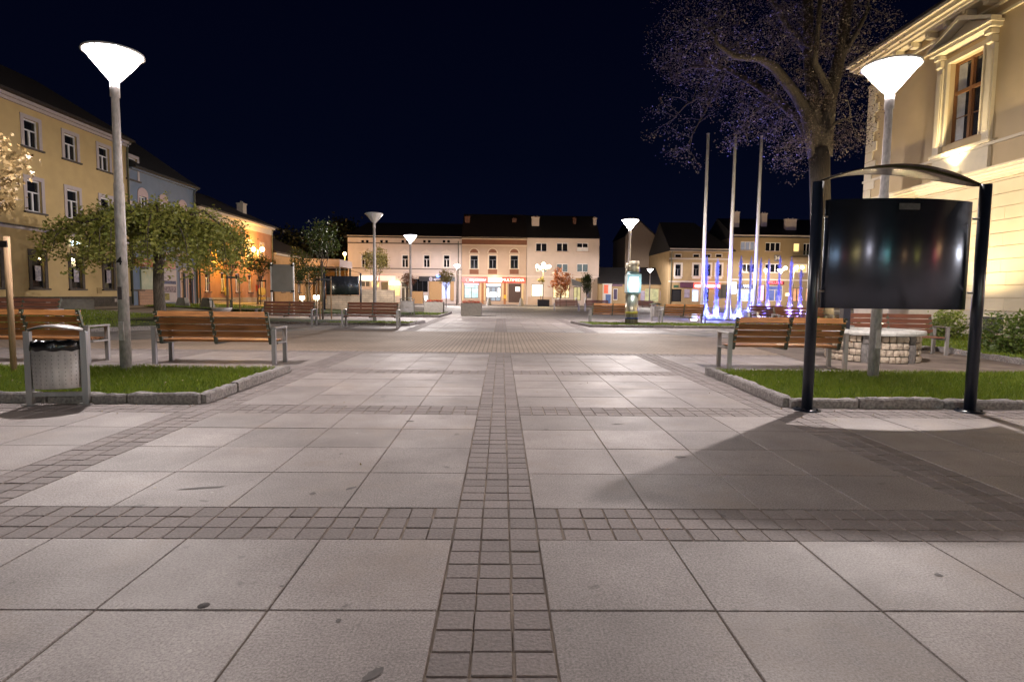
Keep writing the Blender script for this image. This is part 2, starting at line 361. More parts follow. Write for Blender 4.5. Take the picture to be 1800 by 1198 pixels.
# ---------------------------------------------------------------- kerbs, turf, grass
def kerb_run(a, pts, closed=False, h=.12, wd=.13, ln=.92, z0=0.):
    n = len(pts)
    for i in range(n if closed else n-1):
        p = Vector(pts[i]); q = Vector(pts[(i+1) % n]); d = q-p; L_ = d.length; k = max(1, round(L_/ln)); ang = math.atan2(d.y, d.x)
        cuts = [0]+[(j+random.uniform(-.12, .12))/k for j in range(1, k)]+[1]
        for j in range(k):
            a0, a1 = cuts[j]*L_+.010, cuts[j+1]*L_-.010
            nseg = max(2, int((a1-a0)/.09)); hh = h+random.uniform(-.012, .012); off = random.uniform(-.008, .008)
            vs = []; mt = Matrix.Translation((p.x, p.y, z0+TZ(p.x, p.y))) @ Matrix.Rotation(ang, 4, 'Z')
            for s_ in range(nseg+1):
                x = a0+(a1-a0)*s_/nseg; e_ = .008 if s_ in (0, nseg) else 0
                w0, w1 = -wd/2+off+random.uniform(-.011, .011), wd/2+off+random.uniform(-.011, .011)
                t1, t2 = hh+random.uniform(-.011, .011)-e_, hh+random.uniform(-.011, .011)-e_
                vs += [(x, w0+e_, -.02), (x, w0+e_, t1-.02), (x, w0+.018+e_, t1), (x, w1-.018-e_, t2), (x, w1-e_, t2-.02), (x, w1-e_, -.02)]
            fs = [tuple(range(6)), tuple(range(nseg*6+5, nseg*6-1, -1))]
            for s_ in range(nseg):
                for r_ in range(5): b = s_*6+r_; fs.append((b, b+6, b+7, b+1))
            a.add([mt @ Vector(v) for v in vs], fs, 0, False)
def inpoly(px, py, poly):
    r = np.zeros(len(px), bool); n = len(poly); j = n-1
    for i in range(n):
        xi, yi = poly[i]; xj, yj = poly[j]
        c = ((yi > py) != (yj > py)) & (px < (xj-xi)*(py-yi)/((yj-yi)+1e-12)+xi); r ^= c; j = i
    return r
def grass(name, poly, z, dens, h=.06, wd=.006):
    xs_ = [p[0] for p in poly]; ys_ = [p[1] for p in poly]; A = (max(xs_)-min(xs_))*(max(ys_)-min(ys_)); n = int(A*dens)
    x = RNG.uniform(min(xs_), max(xs_), n); y = RNG.uniform(min(ys_), max(ys_), n); k = inpoly(x, y, poly); x = x[k]; y = y[k]; n = len(x)
    tz = np.array([TZ(a, b) for a, b in zip(x, y)]) if min(xs_) < -12 else 0
    patch = .75+.5*np.sin(x*2.3+1.3*np.sin(y*3))*np.cos(y*2.9+x)
    hh = h*RNG.uniform(.45, 1.25, n)*(.8+.35*patch); a = RNG.uniform(0, 6.283, n); lean = RNG.uniform(.1, .7, n)*hh; la = RNG.uniform(0, 6.283, n)
    dx, dy = np.cos(a)*wd/2, np.sin(a)*wd/2; zb = z+tz; X1 = x+np.cos(la)*lean*.35; Y1 = y+np.sin(la)*lean*.35; X2 = x+np.cos(la)*lean; Y2 = y+np.sin(la)*lean
    V = np.stack([np.stack([x-dx, y-dy, zb+0*x], -1), np.stack([x+dx, y+dy, zb+0*x], -1), np.stack([X1+dx*.8, Y1+dy*.8, zb+hh*.6], -1), np.stack([X2, Y2, zb+hh], -1), np.stack([X1-dx*.8, Y1-dy*.8, zb+hh*.6], -1)], 1).reshape(-1, 3)
    o = np_mesh(name, V, 5, grass_m); o['kind'] = 'stuff'; return o
KERB_N = 0
def island(poly, dens, name='grass', h=.06, wd=.007, kerb=None, z=.07, kh=.12):
    g = MB(); zz = [TZ(*p) for p in poly]
    n = len(poly); g.add([(x, y, z+t-.02) for (x, y), t in zip(poly, zz)], [tuple(range(n))], 0); struct(g.build('lawn_soil', turf_m))
    a = MB(); kerb_run(a, kerb or poly, closed=kerb is None, h=kh)
    if a.v: struct(a.build('kerb', kerb_m))
    if dens: tag(grass(name, poly, z-.03, dens, h, wd), None, None, None, 'stuff')
IL1 = [(-15, 7.06), (-3.66, 7.06), (-3.66, 9.83), (-15, 9.83)]
IR1 = [(3.62, 7.08), (14, 7.08), (14, 10.1), (3.70, 10.1)]
island(IL1, 2300, kerb=[(-15, 7.0), (-3.6, 7.0), (-3.64, 9.95)], h=.075)
island(IR1, 2300, kerb=[(14, 7.1), (3.56, 7.06), (3.68, 10.2)], h=.075)
island([(-3.9, 24.6), (-3.9, 27.4), (-30, 27.4), (-30, 17.6), (-14, 17.6), (-9.7, 24.6)], 260, kerb=[(-3.6, 27.4), (-3.9, 24.5), (-9.7, 24.5), (-14.2, 17.4), (-34, 17.4)], wd=.02)
island([(-3.8, 34.6), (-3.8, 42), (-24, 42), (-21, 34.6)], 90, kerb=[(-3.6, 42), (-3.7, 34.5), (-22, 34.5)], wd=.03, h=.07)
island([(3.9, 25.2), (15, 25.2), (15, 28.8), (3.6, 28.8)], 260, kerb=[(3.5, 28.9), (3.9, 25.1), (15, 25.1)], wd=.02)
LR = [(10.4, 12.9), (13.0, 12.3), (17.4, 11.2), (17.4, 23.5), (11.2, 22), (10.2, 16)]
a_, b_ = GR(1650, 617), GR(1800, 641)
LR[0] = (a_.x, a_.y); LR[1] = (b_.x, b_.y)
island(LR, 500, kerb=[(10.2, 16), LR[0], LR[1], LR[2]], wd=.014, h=.07, z=.09)
# brownish sand path round the stone planter
g = MB(); g.flat([(6.3, 10.35), (17.4, 10.35), (17.4, 15.9), (6.9, 15.9)], -.008, .004); struct(g.build('sand_path', M('sand path', (.25, .195, .165), .9, var=.25, scale=2, bump=.3, bscale=70)))
# street on the left
g = MB(); nn = 14
vs = []
for i in range(nn): 
    y = 14+ (95-14)*i/(nn-1)
    for x in (-20.2, -16.5): vs.append((x-4.5*0, y, TZ(x, y)+.004))
g.add(vs, [(2*i, 2*i+1, 2*i+3, 2*i+2) for i in range(nn-1)], 0, True); struct(g.build('road', M('asphalt', (.055, .048, .042), .85, var=.25, scale=6)))
# street in front of the far row
g = MB(); g.box(-21, 60, 71, 76, -.02, .004); struct(g.build('road_far', MATS['asphalt']))

# ================================================================ STREET LAMPS
def lamp_head(parent, lit, k=0):
    hb = 4.58; z1 = 5.00
    mt = glowglass('lit diffuser', (1., .93, .90), 26., .35) if lit else M('clear diffuser', (.55, .53, .52), .25, var=.08, scale=5)
    g = MB(); g.lathe([(.065, hb), (.14, hb+.09), (.26, hb+.24), (.355, hb+.36), (.40, z1)], 32); d = g.build('diffuser', mt, parent)
    g = MB(); g.lathe([(.001, z1+.09), (.15, z1+.085), (.30, z1+.055), (.415, z1+.015), (.425, z1-.015), (.396, z1-.015), (.001, z1-.012)], 32)
    g.build('lamp_lid', M('lamp lid', (.60, .59, .60), .4, .2), parent)
    g = MB()
    for i in range(3):
        t = 2.09*i+.5; g.tube([(math.cos(t)*.08, math.sin(t)*.08, hb), (math.cos(t)*.265, math.sin(t)*.265, hb+.22), (math.cos(t)*.415, math.sin(t)*.415, z1)], .008, 6)
    g.build('strut', galv_m, parent)
    return d
def street_lamp(loc, label, lit=True, power=1400, tint=(1., .90, .86), marks=False):
    t = thing('street_lamp', label, 'street lamp', loc, 0, 'round topped lamps along the plaza')
    g = MB(); g.tube([(0, 0, 0), (0, 0, 3.0), (0, 0, 3.04), (0, 0, 4.34), (0, 0, 4.342), (0, 0, 4.60)], [.084, .072, .062, .054, .068, .068], 20); g.build('pole', galv_m, t)
    g = MB(); g.lathe([(.0, .05), (.11, .05), (.13, .0)], 20); g.build('base_collar', galv_m, t); g = MB(); g.box(-.04, .04, -.090, -.07, .55, .85); g.build('access_door', galv_m, t)
    lamp_head(t, lit)
    if marks:
        text('number', '4', .17, M('black marking', (.01, .01, .012), .6), t, (.012, -.0815, 1.80), ext=.004, bold=.004)
        g = MB(); g.box(-.03, .03, -.086, -.07, 1.20, 1.40); g.build('sticker', M('grey sticker', (.12, .10, .11), .6, var=.3, scale=60), t)
    if lit:
        g = MB(); g.lathe([(.001, 4.63), (.05, 4.65), (.065, 4.72), (.05, 4.79), (.001, 4.81)], 16); g.build('bulb', EM('white bulb', (1., .94, .92), 120.), t)
        plight('lamp_light', (0, 0, 4.90), power, tint, .055, t)
    return t
LP = [((-6.05, 9.45), 'lit street lamp with number 4 on its pole, in the lawn beside the perforated bin', 1520, True),
      ((6.10, 9.36), 'lit street lamp in the lawn right behind the dark curved notice board', 1520, False),
      ((-5.75, 37.0), 'lit street lamp beside the silver litter box on the left', 2800, False),
      ((-5.6, 73.5), 'lit street lamp between the white house and the flower planters', 5500, False),
      ((6.15, 28.2), 'lit street lamp rising right behind the shiny screen column', 2800, False),
      ((19.6, 77.0), 'lit street lamp in front of the arched gateway', 2600, False),
      ((35.5, 74.0), 'lit street lamp behind the fountain jets', 2600, False)]
for (x, y), lb, pw, mk in LP: street_lamp((x, y, 0), lb, True, pw, marks=mk)
street_lamp((-5.95, 27.5, .02), 'unlit street lamp with a pale cone head behind the brown bench', False)
# lamps of the same row behind the viewer light the foreground
for x in (-6.1, 6.2): street_lamp((x, -7.9, 0), 'lit street lamp behind the viewer, %s of the central paving strip' % ('left' if x < 0 else 'right'), True, 360)

# sodium lanterns with globes
sod = (1., .52, .13)
glob_m = glowglass('sodium globe', (1., .66, .26), 16., .5)
glob2_m = glowglass('warm globe', (1., .80, .50), 16., .5)
def globe_lamp(loc, label, zs, power, col=sod, m=glob_m, h=None, scr=.22, pole_r=.05):
    t = thing('globe_lamp', label, 'street lamp', loc, 0, 'globe lamps along the streets')
    top = max(z for _, _, z in zs)
    g = MB(); g.tube([(0, 0, 0), (0, 0, top-.1)], [pole_r, pole_r*.7], 10); g.lathe([(0, .5), (pole_r*2, .45), (pole_r*2.4, 0)], 12); g.build('pole', oliv_m, t)
    g = MB()
    for x, y, z in zs: g.tube([(0, 0, z-.45), (x*.6, y*.6, z-.42), (x, y, z-scr)], .02, 6)
    g.build('arm', oliv_m, t)
    for x, y, z in zs:
        g = MB(); g.lathe([(.001, -scr)]+[(scr*math.cos(a), scr*math.sin(a)) for a in [R(-60), R(-30), 0, R(30), R(60)]]+[(.001, scr)], 14, (x, y, z)); g.build('globe', m, t)
    cx_ = sum(z[0] for z in zs)/len(zs)
    plight('globe_light', (cx_, -.05, top), power, col, .15, t)
    return t
p = PY(453, 438, 56); globe_lamp((p.x, 56, .36), 'twin globe lamp glowing orange before the long orange house', [(-.42, 0, p.z-.36), (.42, 0, p.z-.36)], 900)
p = PY(528, 460, 80); globe_lamp((p.x, 80, .2), 'single orange globe lamp farthest down the left street', [(0, 0, p.z-.2)], 2500)
p = PY(606, 446, 74); globe_lamp((p.x, 74, .0), 'single orange globe lamp at the left corner of the white house', [(0, 0, p.z)], 1000)
p = PY(955, 468, 74); globe_lamp((p.x, 74, 0), 'five globe lamp glowing cream before the three storey house', [(-.75, 0, p.z), (.75, 0, p.z), (0, -.6, p.z+.25), (-.35, .3, p.z-.2), (.4, .3, p.z-.1)], 1300, (1., .72, .38), glob2_m)
p = PY(1396, 470, 72); globe_lamp((p.x, 72, 0), 'three globe lamp near the balcony behind the fountain', [(-1.1, 0, p.z-.1), (0.3, 0, p.z), (1., 0, p.z)], 900, (1., .72, .38), glob2_m)
p = PY(1346, 475, 74); globe_lamp((p.x, 74, 0), 'single cream globe lamp under the house number 34', [(0, 0, p.z)], 500, (1., .72, .38), glob2_m)

# ================================================================ BENCHES
def bench(loc, rz, label, wood, slats=4):
    t = thing('park_bench', label, 'bench', loc, rz, 'slatted benches round the plaza'); hl = 1.02
    for i in range(slats):
        f = i/(slats-1); z = .56+.37*f; y = -.19-.11*f
        mt = Matrix.Translation((0, y, z)) @ Matrix.Rotation(R(-16), 4, 'X')
        g = MB(); 
        for x0, x1 in ((-hl, -.012), (.012, hl)): g.box(x0, x1, -.018, .018, -.052, .052, mt=mt, bev=.005)
        g.build('back_slat', wood, t)
    for i in range(4):
        y = -.10+.125*i; g = MB(); g.box(-hl, hl, y-.052, y+.052, .42, .455, bev=.005); g.build('seat_slat', wood, t)
    for x in (-1.0, 0, 1.0):
        g = MB(); pts = [(-.13, .38), (-.165, .38), (-.345, .955), (-.355, .985), (-.315, .985), (-.29, .93)]
        vs = [(x-.03, a, b) for a, b in pts]+[(x+.03, a, b) for a, b in pts]; n = 6
        g.add(vs, [tuple(range(n)), tuple(range(2*n-1, n-1, -1))]+[(i, i+n, (i+1) % n+n, (i+1) % n) for i in range(n)])
        g.box(x-.025, x+.025, -.16, .34, .375, .418)
        for k in range(4):
            f = k/3; z = .56+.37*f; y = -.25-.11*f; g.box(x-.012, x+.012, y-.03, y+.01, z-.008, z+.008, 1)
        g.build('back_support', [oliv_m, chrome_m], t)
    for x in (-1.09, 1.09):
        for y in (-.24, .30):
            g = MB(); g.box(x-.036, x+.036, y-.028, y+.028, 0, .665, bev=.004); g.build('leg', steel_m, t)
        g = MB(); g.box(x-.046, x+.046, -.27, .33, .666, .70, bev=.006); g.box(x-.04 if x > 0 else x-.06, x+.06 if x < 0 else x+.04, -.14, .27, .385, .41); g.build('armrest', steel_m, t)
    return t
OW, BRW = wood_m, wood2_m
bA = bench((-5.27, 11.0, 0), 0, 'orange slatted bench seen from behind, between the numbered lamp and the middle paving', OW)
bench((-8.66, 11.0, 0), 0, 'orange slatted bench seen from behind, partly hidden by the perforated bin', OW)
bench((5.36, 10.98, 0), 0, 'orange slatted bench seen from behind, beside the round stone planter', OW)
bench((-5.24, 23.6, 0), R(180), 'dark brown bench facing the camera before the unlit lamp', BRW)
bench((-8.62, 23.6, 0), R(180), 'dark brown bench facing the camera below the blank grey panel', BRW)
bench((5.62, 29.6, 0), 0, 'orange bench seen from behind, left of and partly behind the shiny screen column', OW)
bench((9.25, 29.6, 0), 0, 'orange bench seen from behind, right of the shiny screen column', OW)
bench((9.75, 14.3, 0), R(172), 'purple brown bench just behind the round stone planter', BRW)
bench((-13.4, 16.3, .12), R(180), 'reddish bench behind the bin bench, before the yellow house', BRW)
bench((12.1, 23.2, 0), R(180), 'reddish brown bench facing the camera between the flagpoles and the notice board', BRW)
bench((12.6, 27.0, 0), R(200), 'brown bench set askew beside the fountain', BRW)
p = PY(996, 527, 52); bench((p.x, 52, 0), R(180), 'small dark bench before the orange leaved tree', BRW)
p = PY(1050, 527, 52); bench((p.x, 52, 0), R(180), 'small dark bench before the tall dark green tree', BRW)
p = PY(1130, 527, 52); bench((p.x, 52, 0), R(180), 'small dark bench behind the shiny screen column', BRW)

# ================================================================ LITTER BINS
def front_bin():
    a = GR(57, 711); b = GR(155, 709); c = (a+b)/2; ang = math.atan2(b.y-a.y, b.x-a.x); hw = (b-a).length/2
    t = thing('litter_bin', 'perforated steel litter bin with a black bag and leaf shaped lid, at the left kerb', 'litter bin', (c.x, c.y-.02, 0), ang)
    for sx_ in (-1, 1):
        g = MB(); x = sx_*hw; g.box(x-.032, x+.032, -.03, .03, .0, .86, bev=.004); g.box(x-.075, x+.075, -.055, .055, 0, .012); g.build('leg', steel_m, t)
    g = MB(); g.box(-hw+.033, hw-.033, -.02, .02, .10, .15); g.build('crossbar', steel_m, t)
    # elliptical body; black studs stand for the dark inside its holes
    g = MB(); n = 40; rx, ry = hw-.042, .17
    def ring(z, k=1.): return [(rx*k*math.cos(2*math.pi*i/n), ry*k*math.sin(2*math.pi*i/n), z) for i in range(n)]
    vs = ring(.20, .93)+ring(.215, .965)+ring(.66, 1.0)+ring(.66, .97)+ring(.25, .9)
    fs = [tuple(range(n))[::-1]]
    for l in range(4):
        for i in range(n): j = (i+1) % n; fs.append((l*n+i, l*n+j, (l+1)*n+j, (l+1)*n+i))
    g.add(vs, fs, 0, True); g.build('bin_body', M('bin steel', (.50, .465, .455), .5, .2, var=.15, scale=5, stretch=(4, 4, .7)), t)
    g = MB()
    for i in range(24):
        th = 2*math.pi*(i+.5)/24
        for k in range(8):
            z = .26+.047*k; kk = .965+.035*(z-.215)/.445
            cx_, cy_ = rx*kk*math.cos(th), ry*kk*math.sin(th); nrm = Vector((math.cos(th)/rx, math.sin(th)/ry, 0)).normalized()
            c_ = Vector((cx_, cy_, z)); g.tube([c_-nrm*.004, c_+nrm*.0025], .0045, 6)
    g.build('perforation', black_m, t)
    g = MB(); n = 60
    vs = []
    for l, (z, k) in enumerate([(.645, 1.035), (.66, 1.06), (.70, 1.045), (.735, 1.02), (.748, .97), (.72, .92), (.60, .88)]):
        for i in range(n):
            th = 2*math.pi*i/n; w_ = 1+.018*math.sin(i*2.1+l)+random.uniform(-.012, .012); zz = z+.008*math.sin(i*.9+l*.7)*(1 if l < 5 else 0)
            vs.append((rx*k*w_*math.cos(th), ry*k*w_*math.sin(th), zz))
    fs = []
    for l in range(6):
        for i in range(n): j = (i+1) % n; fs.append((l*n+i, l*n+j, (l+1)*n+j, (l+1)*n+i))
    fs.append(tuple(6*n+i for i in range(n))); g.add(vs, fs, 0, True); g.build('bin_bag', M('bin bag', (.006, .006, .007), .22, var=.3), t)
    # leaf lid: arched sheet, lens shaped in plan
    g = MB(); N = 24; vs = []
    for i in range(N+1):
        u = -1+2*i/N; x = u*(hw-.0); wd = .17*max(0.02, (1-u*u))**.6; z = .868+.055*(1-u*u)
        for v in (-1, -.5, 0, .5, 1): vs.append((x, v*wd, z+.02*(1-v*v)))
    for i in range(N+1):
        for k in range(5): a_ = vs[i*5+k]; vs.append((a_[0], a_[1], a_[2]-.006))
    o = (N+1)*5; fs = []
    for i in range(N):
        for k in range(4): b_ = i*5+k; fs.append((b_, b_+5, b_+6, b_+1)); fs.append((o+b_, o+b_+1, o+b_+6, o+b_+5))
        fs.append((i*5, o+i*5, o+i*5+5, i*5+5)); fs.append((i*5+4, i*5+9, o+i*5+9, o+i*5+4))
    g.add(vs, fs, 0, True); g.build('bin_lid', steel_m, t)
front_bin()
def box_bin(loc, rz, label, body_m, w_=.42, h=.95, roof=True):
    t = thing('litter_bin', label, 'litter bin', loc, rz)
    for x in (-w_/2-.03, w_/2+.03):
        g = MB(); g.box(x-.025, x+.025, -.03, .03, 0, h, bev=.004); g.build('leg', steel_m, t)
    g = MB(); g.box(-w_/2, w_/2, -.17, .17, .25, h-.12, bev=.02); g.build('bin_body', body_m, t)
    g = MB(); g.prism([(-w_/2-.05, h), (-w_/2-.05, h-.025), (0, h+.035), (w_/2+.05, h-.025), (w_/2+.05, h), (0, h+.07)], -.21, .21); g.build('bin_lid', oliv_m, t)
    g = MB()
    for i in range(3): 
        for k in range(2): g.box(-.07+.06*i, -.05+.06*i, -.174, -.168, .5+.07*k, .53+.07*k)
    g.build('perforation', black_m, t)
p = GR(716, 556); box_bin((p.x, p.y, 0), 0, 'silver litter box with a dark peaked lid beside a bright post', M('silver sheet', (.62, .60, .60), .4, .3), .75, 1.05)
p = GR(1153, 565); box_bin((p.x, p.y+.2, 0), R(25), 'grey steel bin on two legs beside the bench right of the screen column', steel_m)
p = GR(1330, 561); box_bin((p.x, p.y, 0), 0, 'grey litter box with a flat dark lid behind the third flagpole', conc_m, .6, 1.0)

AROT = .25
# ================================================================ NOTICE BOARDS
def curved_board(x0, x1, y, label, z0=1.23, z1=2.50, post_top=2.70, big=True):
    t = thing('notice_board', label, 'notice board', ((x0+x1)/2, y, 0), 0); hw = (x1-x0)/2
    for sg in (-1, 1):
        g = MB(); x = sg*hw; g.tube([(x, 0, 0), (x, 0, post_top)], .062, 20); g.build('post', navy_m, t)
        g = MB(); g.lathe([(.001, .018), (.15, .016), (.155, .0)], 28, (x, 0, 0)); 
        for k in range(4): g.tube([(x+.115*math.cos(.8+1.57*k), .115*math.sin(.8+1.57*k), .014), (x+.115*math.cos(.8+1.57*k), .115*math.sin(.8+1.57*k), .034)], .013, 6)
        g.build('base_plate', navy_m, t)
        for z in (z0+.2, z1-.2): g = MB(); g.tube([(x, 0, z), (x-sg*.13, .0, z)], .013, 8); g.build('bracket', steel_m, t)
    # curved sheet (bulging to the viewer)
    N = 28; g = MB(); vs = []; bw = hw-.12
    for i in range(N+1):
        u = -1+2*i/N; x = u*bw; yy = -.20*(1-u*u)+.03
        for z in (z0, z1): vs.append((x, yy, z))
    for i in range(N+1):
        u = -1+2*i/N; x = u*bw; yy = -.20*(1-u*u)+.048
        for z in (z0, z1): vs.append((x, yy, z))
    o = 2*(N+1); fs = []
    for i in range(N): b = 2*i; fs += [(b, b+2, b+3, b+1), (o+b, o+b+1, o+b+3, o+b+2), (b, o+b, o+b+2, b+2), (b+1, b+3, o+b+3, o+b+1)]
    fs += [(0, 1, o+1, o), (2*N, o+2*N, o+2*N+1, 2*N+1)]
    g.add(vs, fs, 0, True); g.build('board_panel', M('board panel', (.12, .13, .165), .24, .9, var=.12, scale=3), t)
    me = t.children[-1].data if False else [c for c in t.children if c.name.startswith('board_panel')][0].data
    uv = me.uv_layers.new(name='UVMap')
    for lp in me.loops: c_ = me.vertices[lp.vertex_index].co; uv.data[lp.index].uv = (c_.x, c_.z)
    t3 = MATS['board panel'].node_tree; b3 = t3.nodes['Principled BSDF']; b3.inputs['Anisotropic'].default_value = .96; b3.inputs['Anisotropic Rotation'].default_value = AROT
    if 'Tangent' not in t3.nodes: tn = t3.nodes.new('ShaderNodeTangent'); tn.direction_type = 'UV_MAP'; tn.uv_map = 'UVMap'; t3.links.new(tn.outputs[0], b3.inputs['Tangent'])
    # arched canopy, lens shaped in plan
    g = MB(); N = 36; vs = []
    for i in range(N+1):
        u = -1+2*i/N; x = u*(hw+.02); wd = .015+.27*max(0, 1-u*u)**.8; yc_ = .25*max(0, 1-u*u)**.5; z = post_top-.01+.23*(1-u*u)**1.0
        for v in (-1, 0, 1): vs.append((x, v*wd+yc_, z-.015*abs(v)))
    for i in range(N+1):
        for k in range(3): a_ = vs[i*3+k]; vs.append((a_[0], a_[1], a_[2]+.012))
    o = 3*(N+1); fs = []
    for i in range(N):
        for k in range(2): b = i*3+k; fs += [(b, b+3, b+4, b+1), (o+b, o+b+1, o+b+4, o+b+3)]
        fs += [(i*3, o+i*3, o+i*3+3, i*3+3), (i*3+2, i*3+5, o+i*3+5, o+i*3+2)]
    g.add(vs, fs, 0, True); g.build('canopy', M('bronze sheet', (.20, .15, .11), .22, .85, var=.2, scale=2, stretch=(3, 1, 1)), t)
    if big:
        g = MB(); g.box(-.14, .10, -.1775, -.172, z1-.13, z1-.06); g.build('faded_sticker', M('faint marking', (.030, .029, .034), .5, var=.3, scale=30), t)
    return t
curved_board(3.69, 5.68, 6.86, 'large dark curved notice board with arched canopy on two posts at the right kerb')
p0, p1 = PY(570, 500, 40), PY(634, 500, 40); curved_board(p0.x, p1.x, 40, 'small distant dark curved notice board before the low stone wall', big=False)
p0, p1 = PY(477, 500, 34), PY(516, 500, 34); t = thing('display_panel', 'blank grey display panel on two white posts', 'display panel', ((p0.x+p1.x)/2, 34, .1)); hw = (p1.x-p0.x)/2
for sg in (-1, 1):
    g = MB(); g.box(sg*hw-.035, sg*hw+.035, -.035, .035, 0, 2.95, bev=.005); g.build('post', white_m, t)
    for z in (1.32, 2.8): g = MB(); g.box(sg*hw-.12 if sg > 0 else sg*hw-.05, sg*hw+.05 if sg > 0 else sg*hw+.12, -.07, -.036, z-.05, z+.05); g.build('clamp', black_m, t)
g = MB(); g.box(-hw+.04, hw-.04, -.03, .03, 1.28, 2.85); g.build('panel', M('grey panel', (.26, .25, .235), .6, var=.08, scale=2), t)

# ================================================================ FLAGPOLES, SCREEN COLUMN
for (bx, by, tx, ty, Y, nm) in ((1233, 558, 1240, 236, 34.5, 'white flagpole left of the fountain, leftmost of three'), (1280, 558, 1288, 237, 34.5, 'white flagpole in the middle of the three'), (1325, 556, 1335, 240, 34.5, 'white flagpole nearest the big tree, rightmost of three')):
    b = PY(bx, 560, Y); tp = PY(tx, ty, Y)
    t = thing('flagpole', nm, 'flagpole', (b.x, Y, 0), 0, 'white flagpoles beside the fountain')
    g = MB(); g.tube([(0, 0, 0), (0, 0, tp.z)], [.115, .075], 16); g.build('pole', white_m, t)
    g = MB(); g.lathe([(.001, .08), (.09, .05), (.09, 0)], 14, (0, 0, tp.z)); g.build('cap', galv_m, t)
    g = MB(); g.lathe([(.12, .10), (.22, .08), (.22, 0)], 16); g.build('base_collar', galv_m, t)
b = GR(1112, 571); t = thing('screen_column', 'shiny steel column with a lit screen in a pale blue housing', 'info column', (b.x, b.y+.3, 0), 0)
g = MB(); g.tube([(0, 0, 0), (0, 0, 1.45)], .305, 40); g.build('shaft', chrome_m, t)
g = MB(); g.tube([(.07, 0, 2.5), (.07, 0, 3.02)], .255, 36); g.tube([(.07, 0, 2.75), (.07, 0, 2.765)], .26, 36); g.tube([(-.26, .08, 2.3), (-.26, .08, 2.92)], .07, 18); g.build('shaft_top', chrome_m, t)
cy_m = M('pale blue housing', (.24, .36, .38), .45, var=.08)
g = MB(); g.box(-.31, .35, -.34, .25, 1.50, 2.42, bev=.03); g.lathe([(.10, 1.30), (.25, 1.36), (.315, 1.50)], 28, (.02, -.03, 0)); g.lathe([(.32, 2.42), (.25, 2.52), (.05, 2.56)], 28, (.02, -.03, 0)); g.build('screen_housing', cy_m, t)
g = MB(); g.box(-.20, .21, -.346, -.341, 1.58, 2.26); g.build('screen', EM('white screen', (.75, .95, 1.), 1.3), t)
plight('screen_light', (0, -.45, 1.9), 30, (.7, .9, 1.), .2, t)
g = MB(); g.tube([(0, 0, .52), (0, 0, .64)], .309, 40); g.build('yellow_band', M('yellow band', (.55, .45, .06), .4, var=.2, scale=8), t)
g = MB(); g.tube([(0, 0, .27), (0, 0, .36)], .309, 40); g.build('blue_band', M('blue band', (.02, .03, .12), .4), t)
g = MB(); g.tube([(0, 0, 0.0), (0, 0, .035)], .42, 36); g.build('base_plate', conc_m, t)

# ================================================================ ROUND STONE PLANTER
t = thing('stone_planter', 'round planter of pale rubble stone with grey piers and white cap stones', 'stone planter', (8.27, 12.80, 0), 0); RW = .90
mort = M('mortar', (.12, .10, .085), .95, var=.2, scale=20); st1 = M('pale rubble', (.56, .46, .36), .85, var=.2, scale=18, bump=.9, bscale=14, island=.12); st2 = M('grey pier stone', (.23, .21, .20), .9, var=.25, scale=15, bump=1., bscale=12)
g = MB(); g.lathe([(RW-.02, 0), (RW-.02, .58), (RW-.22, .58), (RW-.22, .40), (.0, .40)], 48); g.build('core', mort, t)
def curved_block(g, r0, r1, a0, a1, z0, z1, jit=.0, n=4):
    vs = []
    for i in range(n+1):
        a = a0+(a1-a0)*i/n; e_ = jit*1.4 if i in (0, n) else 0
        for r, z, k in ((r0, z0, 0), (r1-e_-.012, z0+.004, 1), (r1-e_+random.uniform(-jit, jit), (z0+z1)/2+random.uniform(-jit, jit), 1), (r1-e_-.012, z1-.004, 1), (r0, z1, 0)):
            vs.append((r*math.cos(a), r*math.sin(a), z))
    fs = [(4, 3, 2, 1, 0), tuple(n*5+k for k in range(5))]
    for i in range(n):
        for k in range(5): k2 = (k+1) % 5; fs.append((i*5+k, (i+1)*5+k, (i+1)*5+k2, i*5+k2))
    g.add(vs, fs, 0, False)
piers = [R(a) for a in (-128, -68, -8, 52, 112, 172)]
for pp in piers:
    g = MB()
    for row in range(4):
        z0 = .01+row*.142; a = pp+.115; end = pp+R(60)-.115; nb = random.choice((5, 6)); ws = [random.uniform(.8, 1.2) for _ in range(nb)]; tot = sum(ws)
        for q in ws: da = (end-a)*0+(R(60)-.23)*q/tot; curved_block(g, RW-.1, RW+random.uniform(.008, .035), a+.010, a+da-.010, z0+.008, z0+.134, .010, 3); a += da
    g.build('rubble_panel', st1, t); g2 = MB()
    curved_block(g2, RW-.1, RW+.035, pp-.105, pp+.105, 0, .40, .008, 4)
    curved_block(g2, RW-.1, RW+.025, pp-.09, pp+.09, .41, .575, .008, 4)
    g2.build('pier', st2, t)
g = MB()
for i in range(14): a = 2*math.pi*i/14+.1; curved_block(g, RW-.26, RW+.10, a+.006, a+2*math.pi/14-.006, .58, .68, .002, 5)
g.build('cap_stone', M('cap stone', (.60, .58, .55), .7, var=.12, scale=12, island=.06), t)
t = thing('iron_pump', 'dark iron pump pillar standing in the round stone planter', 'pump', (7.72, 12.95, .40), 0)
g = MB(); g.box(-.08, .08, -.08, .08, 0, 1.45, bev=.01); g.box(-.11, .11, -.11, .11, 1.45, 1.50); g.build('pillar', navy_m, t)
g = MB(); g.tube([(0, -.08, 1.0), (0, -.3, .98), (0, -.34, .85)], .03, 8); g.build('spout', navy_m, t)

